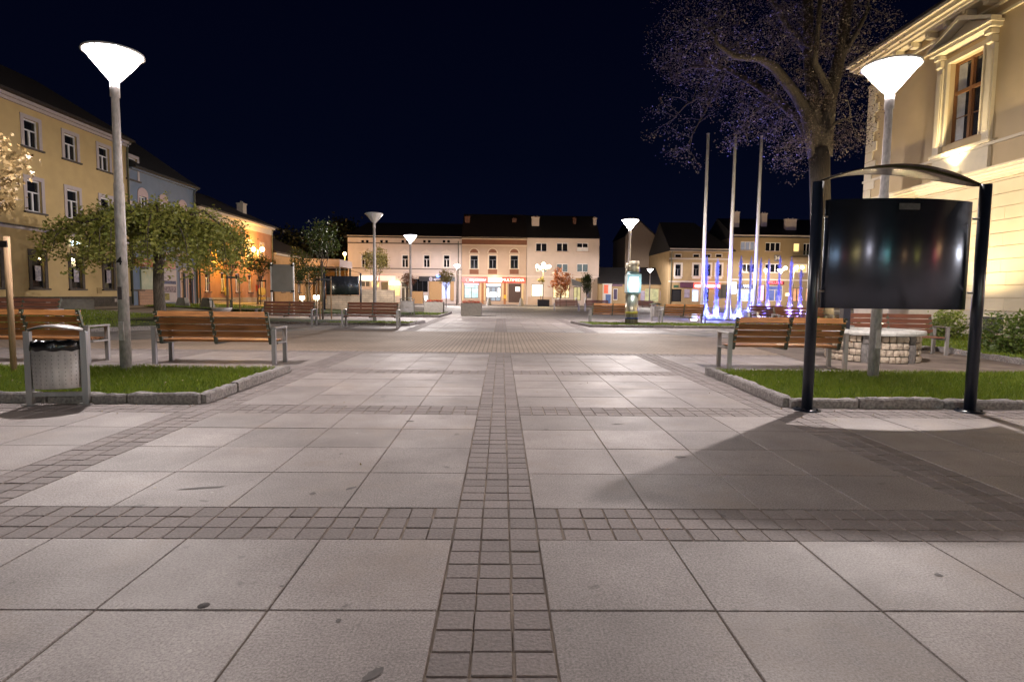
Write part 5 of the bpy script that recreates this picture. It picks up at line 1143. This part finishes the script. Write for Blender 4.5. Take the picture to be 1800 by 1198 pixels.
p = PY(407, 520, 33); young_tree((p.x, 33, .2), 'young tree with a dense green crown beside the weeping tree', 2.4, 3.8, (1.05, 1.05, 1.35), 95, lf_g, size=.15)
p = PY(567, 520, 29); young_tree((p.x, 29, .05), 'staked round crowned tree before the pale pavilion roof', 3.1, 3.95, (.85, .85, .85), 55, lf_dk, size=.13)
p = PY(458, 520, 47); young_tree((p.x, 47, .3), 'staked tree below the twin orange globes', 2.4, 3.2, (.95, .95, .75), 46, lf_dk, size=.16)
p = PY(526, 520, 50); young_tree((p.x, 50, .2), 'staked tree right of the blank grey panel, before the far orange lamp', 2.3, 3.6, (.95, .95, 1.25), 52, lf_dk, size=.17)
p = PY(545, 520, 44); young_tree((p.x, 44, .1), 'low dark staked tree just left of the small curved board', 1.9, 2.6, (1.3, 1.3, .65), 52, lf_dk, size=.16)
p = PY(662, 520, 45); young_tree((p.x, 45, 0), 'tree with a golden green crown right behind the unlit lamp', 2.6, 3.85, (.85, .85, 1.05), 60, leafmat('golden leaf', (.20, .17, .05), (.36, .30, .10)), size=.16, stakes=False)
p = PY(716, 520, 58); young_tree((p.x, 58, 0), 'small reddish tree behind the lit lamp at the silver litter box', 1.9, 2.7, (.55, .55, .6), 24, leafmat('reddish leaf', (.15, .07, .04), (.25, .12, .07)), size=.16, stakes=False)
p = PY(784, 520, 58); young_tree((p.x, 58, 0), 'small golden tree before the dark shop sign', 2.1, 3.1, (.75, .75, .65), 34, MATS['golden leaf'], size=.16, stakes=False)
p = PY(985, 520, 71); young_tree((p.x, 71, 0), 'orange leaved tree before the lit show windows', 1.2, 3.0, (1.15, 1.1, 1.7), 80, lf_or, size=.2, stakes=False, group='small trees before the far houses')
p = PY(1031, 520, 70); young_tree((p.x, 70, 0), 'narrow dark green tree near the awning', 1.6, 2.95, (.6, .6, 1.05), 55, lf_dk, size=.2, stakes=False, group='small trees before the far houses')
# dark trees behind the left street
for i, (px, py, Y, r_, lb) in enumerate(((500, 440, 92, (5, 4, 3.6), 'dark tree mass above the low ochre house'), (560, 445, 108, (7, 4, 4.5), 'dark wide tree behind the pavilion'), (600, 425, 100, (3.5, 3, 4.5), 'dark tree at the left corner of the white house roof'))):
    p = PY(px, py, Y); t = thing('dark_tree', lb, 'tree', (p.x, Y, 0), 0, 'dark trees behind the left street')
    g = MB(); g.tube([(0, 0, 0), (0, 0, p.z)], [.35, .15], 8); g.build('trunk', bark_m, t); leaves(ell(150, (0, 0, p.z-.3), r_, .3), 22, (.7, .7, .5), .55, leafmat('night leaf', (.018, .022, .010), (.035, .04, .018)), 'crown', t)
# big tree at the right
TY = 26.0; bp = PY(1443, 560, TY); t = thing('big_tree', 'huge old tree with forked limbs spreading over the flagpoles', 'tree', (bp.x, TY, 0), 0)
def B(px, py, dy=0.): q = PY(px, py, TY+dy); return Vector((q.x-bp.x, dy, q.z))
g = MB(); base = Vector((0, 0, 0))
def path(pts, r): g.tube(pts, r, 12 if r[0] > .2 else 7); return pts
path([base, B(1443, 520), B(1443, 400), B(1441, 320), B(1440, 262)], [.60, .47, .42, .41, .43])
limbs = []
limbs.append(path([B(1434, 275), B(1418, 200), B(1398, 165, -.3), B(1362, 120, -.8), B(1335, 103, -1.1), B(1290, 100, -1.4), B(1262, 80, -1.8), B(1245, 45, -2.2)], [.30, .26, .23, .20, .16, .12, .08, .05]))
limbs.append(path([B(1436, 268, .1), B(1405, 210, .5), B(1370, 180, .9), B(1320, 145, 1.3), B(1275, 120, 1.6), B(1215, 118, 2), B(1170, 140, 2.2)], [.28, .21, .17, .14, .10, .07, .03]))
limbs.append(path([B(1440, 275), B(1428, 170), B(1421, 80, .4), B(1420, -20, .6), B(1412, -160, .8)], [.34, .27, .24, .2, .12]))
limbs.append(path([B(1447, 275), B(1458, 180, -.3), B(1480, 80, -.5), B(1492, -10, -.6), B(1505, -150, -.6)], [.36, .27, .24, .2, .12]))
limbs.append(path([B(1421, 90, .4), B(1385, 50, .2), B(1360, 5, 0), B(1330, -80, -.3)], [.17, .13, .11, .06]))
limbs.append(path([B(1462, 170, -.3), B(1432, 110, -1.2), B(1440, 20, -1.7), B(1450, -80, -2)], [.16, .12, .10, .06]))
limbs.append(path([B(1270, 118, 1.6), B(1240, 165, 1.4), B(1205, 185, 1.2), B(1183, 210, 1.1)], [.06, .04, .03, .012]))
limbs.append(path([B(1275, 130, 1.5), B(1252, 170, 1.3), B(1240, 195, 1.2), B(1215, 240, 1.0), B(1208, 262, 1.0)], [.05, .035, .03, .02, .008]))
limbs.append(path([B(1365, 178, .9), B(1345, 185, 1.0), B(1320, 205, 1.1), B(1312, 240, 1.1), B(1316, 250, 1.1)], [.06, .04, .03, .02, .008]))
limbs.append(path([B(1362, 180, .7), B(1330, 192, .4), B(1300, 225, .3), B(1290, 240, .3)], [.05, .035, .02, .008]))
limbs.append(path([B(1480, 100, -.5), B(1505, 60, -1), B(1530, 10, -1.4)], [.14, .10, .06]))
limbs.append(path([B(1448, 240, -.2), B(1470, 215, -.9), B(1500, 205, -1.3)], [.10, .06, .02]))
limbs.append(path([B(1432, 250, .2), B(1400, 245, .2), B(1378, 262, .1)], [.08, .05, .015]))
cl = []
for L0 in limbs:
    for i in range(1, len(L0)):
        nt_ = 12 if L0[i].z > B(1440, 120).z else 5
        for j in range(nt_):
            s_ = L0[i-1].lerp(L0[i], random.random()); d = Vector((random.gauss(0, 1), random.gauss(0, 1), random.gauss(.1, .7))).normalized()*random.uniform(.5, 1.5); g.tube([s_, s_+d*.5+Vector((0, 0, .06)), s_+d], [.02, .013, .005], 4, cap=False)
            for q in range(3): cl.append(s_+d*random.uniform(.5, 1.1))
g.build('trunk', bark_m, t)
for (px, py, dy, rx, ry, rz_, n) in ((1290, 60, 0, 2.6, 2.5, 1.6, 110), (1370, 30, -.5, 2.6, 2.6, 2.0, 120), (1210, 70, 1, 2.0, 1.8, 1.5, 75), (1440, -40, 0, 3.2, 3, 2.2, 110), (1180, 110, 1.5, 1.0, 1.2, .9, 22), (1340, 140, .5, 1.8, 1.6, 1.0, 60), (1390, 230, -.4, 1.0, 1.0, 1.0, 36), (1390, 285, -.2, .9, .9, .8, 34), (1500, 180, -.9, 1.2, 1.1, 1.2, 46), (1500, 60, -.8, 1.7, 1.5, 1.8, 70), (1250, 0, 0, 3, 2.2, 1.6, 80), (1400, 190, 0, 1.4, 1.2, .8, 40), (1490, 250, -.6, .9, .8, .5, 22), (1330, -90, 0, 4, 3, 2, 70)):
    c = B(px, py, dy); cl += [Vector(v) for v in ell(n, c, (rx, ry, rz_), .1)]
leaves([tuple(c) for c in cl], 17, (.20, .20, .16), .080, lf_big, 'crown', t, droop=.08)
# ivy on the trunk and shrubs by the cream building
def shrub(loc, r_, label, n=70, size=.10, m=lf_sh, per=24):
    t = thing('shrub', label, 'shrub', loc, 0, 'shrubs below the cream building'); g = MB()
    for i in range(12): a = i*2.4; limb(g, (0, 0, 0), (math.cos(a)*r_[0]*.7, math.sin(a)*r_[1]*.7, r_[2]*random.uniform(.9, 1.7)), .014, .004, nn=4)
    g.build('stem', bark2_m, t); c = ell(n, (0, 0, r_[2]), r_, .5); c[:, 2] = np.abs(c[:, 2]); leaves(c, per, (.10, .10, .10), size, m, 'foliage', t)
p = GR(1668, 603); shrub((p.x+.4, p.y+.6, .08), (.62, .5, .42), 'leafy shrub in front of the floodlit wall, between the notice board posts')
p = GR(1792, 634); shrub((p.x+.55, p.y+1.0, .08), (.62, .5, .48), 'dark leafy shrub at the right edge before the basement window', m=lf_g)
p = GR(1762, 615); shrub((p.x-.4, p.y, .08), (.35, .3, .12), 'low reddish plant in the right lawn', 16, .07, MATS['reddish leaf'], 14)
p = PY(1465, 552, 19.5); shrub((p.x, 19.5, 0), (.9, .5, .30), 'low green shrub behind the right bench', 50, .11, lf_g, 18)

# ================================================================ PLANTERS, BOLLARDS, SMALL THINGS
flower_m = leafmat('red flower', (.30, .03, .02), (.45, .10, .05)); 
def box_planter(loc, w_, d_, h, label, rz=0, m=conc_m, plants=True):
    t = thing('planter_box', label, 'planter', loc, rz, 'square planters on the plaza'); g = MB(); a, b = w_/2, d_/2
    g.box(-a, a, -b, b, 0, h-.02, bev=.02); g.box(-a-.002, a+.002, -b-.002, -b+.07, h-.02, h); g.box(-a-.002, a+.002, b-.07, b+.002, h-.02, h); g.box(-a-.002, -a+.07, -b+.07, b-.07, h-.02, h); g.box(a-.07, a+.002, -b+.07, b-.07, h-.02, h); g.build('planter_wall', m, t)
    g = MB(); g.box(-a+.07, a-.07, -b+.07, b-.07, h-.019, h-.008); g.build('soil', dirt_m, t)
    if plants: c = np.stack([RNG.uniform(-a+.1, a-.1, 60), RNG.uniform(-b+.1, b-.1, 60), np.full(60, h+.05)], -1); leaves(c, 10, (.05, .05, .05), .07, flower_m, 'flowers', t)
    return t
p = GR(828, 555); box_planter((p.x, p.y+.6, 0), 1.30, 1.2, .82, 'grey concrete planter with red flowers standing alone left of the plaza centre')
p = GR(762, 551); box_planter((p.x, p.y+.55, 0), 1.30, 1.2, .82, 'pale concrete planter on the corner of the far left lawn')
p = PY(141, 546, 27.5); box_planter((p.x-.2, 27.5, .38), 1.35, 1.2, .55, 'low concrete planter with dark soil by the yellow house', R(38), plants=False)
pt = GR(955, 538); tt = box_planter((pt.x, pt.y, 0), 1.45, 1.2, .85, 'dark slate planter with a clipped topiary below the five globes', m=M('slate', (.07, .07, .075), .7), plants=False)
th_ = thing('topiary_tree', 'clipped ball topiary on a thin stem in the dark slate planter', 'topiary', (pt.x-.35, pt.y, .85), 0)
g = MB(); g.tube([(0, 0, 0), (0, 0, 2.0)], .03, 6); g.build('trunk', bark2_m, th_); leaves(ell(26, (0, 0, 2.5), (.45, .45, .5), .4), 22, (.08, .08, .08), .12, MATS['golden leaf'], 'crown', th_)
def bollard(loc, label, h=.75, r0=.26, r1=.13, m=conc_m, sq=False, group='concrete bollards'):
    t = thing('bollard', label, 'bollard', loc, 0, group); g = MB()
    if sq: g.add([(-r0, -r0, 0), (r0, -r0, 0), (r0, r0, 0), (-r0, r0, 0), (-r1, -r1, h), (r1, -r1, h), (r1, r1, h), (-r1, r1, h)], [(4, 5, 6, 7), (0, 1, 5, 4), (1, 2, 6, 5), (2, 3, 7, 6), (3, 0, 4, 7)])
    else: g.lathe([(r0, 0), (r0*.95, .04), (r1, h-.06), (r1*.7, h), (0.001, h+.01)], 16)
    g.build('bollard_body', m, t); g = MB(); g.lathe([(r0+.06, .0), (r0+.05, .03), (r0*.9, .035)], 16); g.build('foot_ring', conc_m, t)
p = GR(859, 537); bollard((p.x, p.y, 0), 'conical concrete bollard before the shop door of the red sign house', 1.0, .38, .16)
p = GR(916, 537.5); bollard((p.x, p.y, 0), 'conical concrete bollard before the brown gate of the red sign house', 1.0, .38, .16)
p = PY(322, 549, 36); bollard((p.x, 36, .3), 'square tapered concrete bollard right of the weeping tree trunk', .66, .34, .20, sq=True)
p = PY(365, 549, 36); bollard((p.x, 36, .3), 'square tapered concrete bollard below the sodium lit wall', .66, .34, .20, sq=True)
for px, lb in ((981, 'thin white bollard left of the small dark bench'), (1012, 'thin white bollard right of the small dark bench'), (1028, 'thin white bollard below the dark green tree')):
    p = GR(px, 537.5); t = thing('post_bollard', lb, 'bollard', (p.x, p.y, 0), 0, 'thin white bollards'); g = MB(); g.tube([(0, 0, 0), (0, 0, 1.0)], .09, 12); g.build('bollard_body', white_m, t); g = MB(); g.tube([(0, 0, 1.0), (0, 0, 1.12)], .13, 12); g.build('cap', white_m, t)
# low bollard lights
for px, py, Y, lb in ((556.5, 522, 30, 'low lit bollard lamp at the right end of the brown bench'), (531, 523, 38, 'low lit bollard lamp behind the brown bench')):
    p = PY(px, py, Y); t = thing('bollard_lamp', lb, 'bollard lamp', (p.x, Y, .05), 0, 'low bollard lamps'); zz = p.z-.05
    g = MB(); g.tube([(0, 0, 0), (0, 0, zz-.1)], .05, 10); g.build('post', steel_m, t); g = MB(); g.box(-.12, .12, -.12, .12, zz-.1, zz+.08, bev=.02); g.build('lamp_glass', glowglass('low lamp glass', (1., .85, .55), 22, .6), t); g = MB(); g.box(-.14, .14, -.14, .14, zz+.082, zz+.11); g.build('cap', steel_m, t)
    plight('bollard_light', (0, 0, zz), 35, (1., .82, .5), .06, t)
# bright post beside the silver bin
p = GR(723, 555); t = thing('sign_post', 'thin bright metal post right beside the silver litter box', 'post', (p.x, p.y-.1, 0)); g = MB(); g.tube([(0, 0, 0), (0, 0, 1.10)], .04, 8); g.build('post', galv_m, t); g = MB(); g.lathe([(.0, .05), (.05, .03), (.05, 0)], 8, (0, 0, 1.1)); g.build('cap', white_m, t)
# grill tray / table behind the left bench
p = GR(390, 570); p = PY(390, 549, 30); t = thing('bowl_stand', 'low round metal bowl planter on a stand behind the left bench', 'planter', (p.x, 30, .15)); g = MB(); g.lathe([(.2, .0), (.45, .22), (.5, .34), (.42, .34), (.38, .26), (.001, .24)], 24, (0, 0, .05)); g.build('bowl', galv_m, t)
g = MB(); g.tube([(-.45, 0, .3), (-.45, 0, .75)], .03, 6); g.tube([(.45, 0, .3), (.45, 0, .75)], .03, 6); g.box(-.62, .62, -.2, .2, .75, .79); g.build('cover_plate', oliv_m, t)
# round road sign and scooter rack
p = PY(461, 512, 52); t = thing('road_sign', 'round yellow lit road sign seen against the orange house', 'road sign', (p.x, 52, .3)); zz = p.z-.3
g = MB(); g.tube([(0, 0, 0), (0, 0, zz+.25)], .035, 8); g.build('pole', galv_m, t); g = MB(); g.tube([(0, -.04, zz), (0, -.06, zz)], .36, 24); g.build('sign_face', M('sign yellow', (.62, .50, .25), .5), t); g = MB(); g.box(-.34, .34, -.06, -.04, zz-.72, zz-.48); g.build('sign_plate', M('sign yellow', (.62, .50, .25), .5), t)
p0, p1 = PY(675, 520, 82), PY(695, 520, 82); t = thing('bicycle_rack', 'pale tubular bicycle rack before the white house shop', 'bicycle rack', (p0.x, 82, 0)); W_ = p1.x-p0.x
g = MB(); 
for i in range(7): x = W_*i/6; g.tube([(x, 0, 0), (x, 0, .98)], .035, 6)
g.build('upright', M('pale rail', (.6, .62, .4), .4), t); g = MB(); g.tube([(-.03, 0, 1.0), (W_+.03, 0, 1.0)], .035, 6); g.build('rail', MATS['pale rail'], t)
# small flat grey base block and round planter near the fountain
p = GR(1311, 562); box_planter((p.x, p.y+.2, 0), .75, .7, .52, 'low grey box block behind the right bench near the fountain', plants=False)
p = GR(1358, 562); t = thing('round_planter', 'low round stone planter behind the right bench', 'planter', (p.x, p.y, 0)); g = MB(); g.lathe([(.40, 0), (.45, .45), (.5, .5), (.5, .58), (.4, .58), (.38, .5), (.001, .5)], 24); g.build('planter_wall', conc_m, t); g = MB(); g.lathe([(.001, .53), (.38, .51)], 20); g.build('soil', dirt_m, t)
# ground lamp by the fountain
p = GR(1218, 563); t = thing('ground_lamp', 'small pinkish ground lamp left of the first flagpole', 'ground lamp', (p.x, p.y, 0)); g = MB(); g.box(-.22, .22, -.15, .15, 0, .10, bev=.02); g.build('lamp_housing', steel_m, t); g = MB(); g.box(-.19, .19, -.155, -.151, .02, .09); g.build('lens', EM('pink lens', (1., .75, .85), 8), t)
# litter on the paving: dark stain discs and cigarette scraps
for i, (px, py, lb) in enumerate(((358, 1064, 'dark flattened spot on the large slab at the lower left'),)):
    p = GR(px, py); g = MB(); g.lathe([(.001, .004), (.018, .0035), (.025, 0)], 14); o = g.build('flat_spot', M('stain', (.06, .05, .05), .8)); o.location = (p.x, p.y, .0015); tag(o, lb, 'stain')

# ================================================================ unseen shop houses added behind the viewer for streaks mirrored in the notice boards
wn = []
for i in range(8): wn.append(((2+4.4*i, 3.4+4.4*i, 4.6, 6.4), dict(nv=1, cross=.66, sur=cream, sw=.12, gm=litw if i in (1, 4) else glass_m)))
for i, m in enumerate((brt, cyan, shopdark, lil, EM('yellow streak pane', (1., .8, .1), 3), EM('red streak pane', (1., .08, .12), 3), EM('pale streak pane', (.8, .9, 1.), 4), litw)): wn.append(((1.6+4.4*i, 3.8+4.4*i, .8, 2.9), dict(nv=1, cross=None, gm=m)))  # coloured panes added for the board's reflections
house('added_shop_house', 'cream shop house closing the plaza, added unseen behind the viewer', (22, -40, 0), R(180), 38, 8.5, 10, bei, wn, (3.4, .4, tile_m, (0, 0)))

ws_ = thing('added_side_house', 'low shop house added unseen beside the viewer, its glowing panels mirrored in the board', 'building', (17.5, 6.5, 0), R(-90))
g = MB(); g.box(0, 30, 0, 8, 0, 6); g.build('wall', bei, ws_)
for yy, z0, z1, w_, m in ((4.3, 2.5, 3.6, .7, EM('white streak panel', (1., .98, .95), 40)), (-1.3, 2.3, 2.9, .9, EM('red streak panel', (1., .12, .16), 12)), (-.2, 4.2, 4.9, .5, EM('amber streak panel', (1., .55, .2), 22)), (-7.3, 2.2, 3.0, .8, EM('yellow streak panel', (1., .85, .12), 9)), (-13.5, 2.0, 3.0, .5, EM('amber streak panel', (1., .55, .2), 22))):
    g = MB(); x = 6.5-yy; g.box(x-w_/2, x+w_/2, -.12, -.001, z0, z1); g.build('shop_sign', m, ws_)  # glowing panels added only to be mirrored in the board
cs = [o for o in bpy.data.objects if o.get('label', '').startswith('cream shop house closing')][0]
for X_, z0, z1, w_, m in ((21, 2.6, 5.2, 1.3, EM('teal streak panel', (.35, 1., .85), 26)), (18.2, 3.2, 4.6, 1.0, EM('pale blue streak panel', (.6, .85, 1.), 22)), (4, 6.6, 8.2, 1.3, EM('gold streak panel', (1., .76, .28), 44)), (-7, 2.2, 4.2, 1.6, EM('pale blue streak panel', (.6, .85, 1.), 22)), (-10.5, 2.2, 4.2, 1.2, EM('pale blue streak panel', (.6, .85, 1.), 22))):
    g = MB(); x = 22-X_; g.box(x-w_/2, x+w_/2, -.2, -.001, z0, z1); g.build('shop_sign', m, cs)  # more added panels, mirrored as coloured streaks

# leaf scraps and petals blown onto lawn and paving
c = []
for i in range(260):
    q = random.choice(((-9, -3.7, 7.1, 9.8, .11), (3.7, 10, 7.1, 10, .11), (-8, 8, 2.5, 13, .006), (-4.6, -3.3, 6.3, 10, .006), (3.2, 7, 6.2, 7, .006)))
    c.append((random.uniform(q[0], q[1]), random.uniform(q[2], q[3]), q[4]))
o = leaves(c, 1, (.01, .01, 0), .03, leafmat('dry scrap', (.30, .22, .12), (.55, .45, .35)), 'fallen_leaves', None, flat=4); o['kind'] = 'stuff'

# dark smears and spots on the slabs
def smear(g, px, py, rx, ry, ang):
    p = GR(px, py); n = 18; vs = []
    for i in range(n):
        a = 2*math.pi*i/n; k = random.uniform(.75, 1.15); x, y = rx*k*math.cos(a), ry*k*math.sin(a)
        vs.append((p.x+x*math.cos(ang)-y*math.sin(ang), p.y+x*math.sin(ang)+y*math.cos(ang), .0022))
    g.add(vs, [tuple(range(n))])
g = MB()
for a in ((357, 857, .155, .016, .25), (550, 867, .022, .026, 0), (617, 858, .02, .05, -.7), (1195, 803, .05, .03, .3), (595, 1090, .012, .012, 0), (1270, 905, .01, .03, .5), (1650, 1010, .018, .02, 0), (655, 1185, .02, .05, -.6), (720, 740, .05, .03, 0), (1085, 745, .07, .02, .2), (495, 1030, .01, .01, 0)): smear(g, *a)
struct(g.build('paving_stains', M('paving stain', (.155, .138, .135), .75, var=.15, scale=40)))
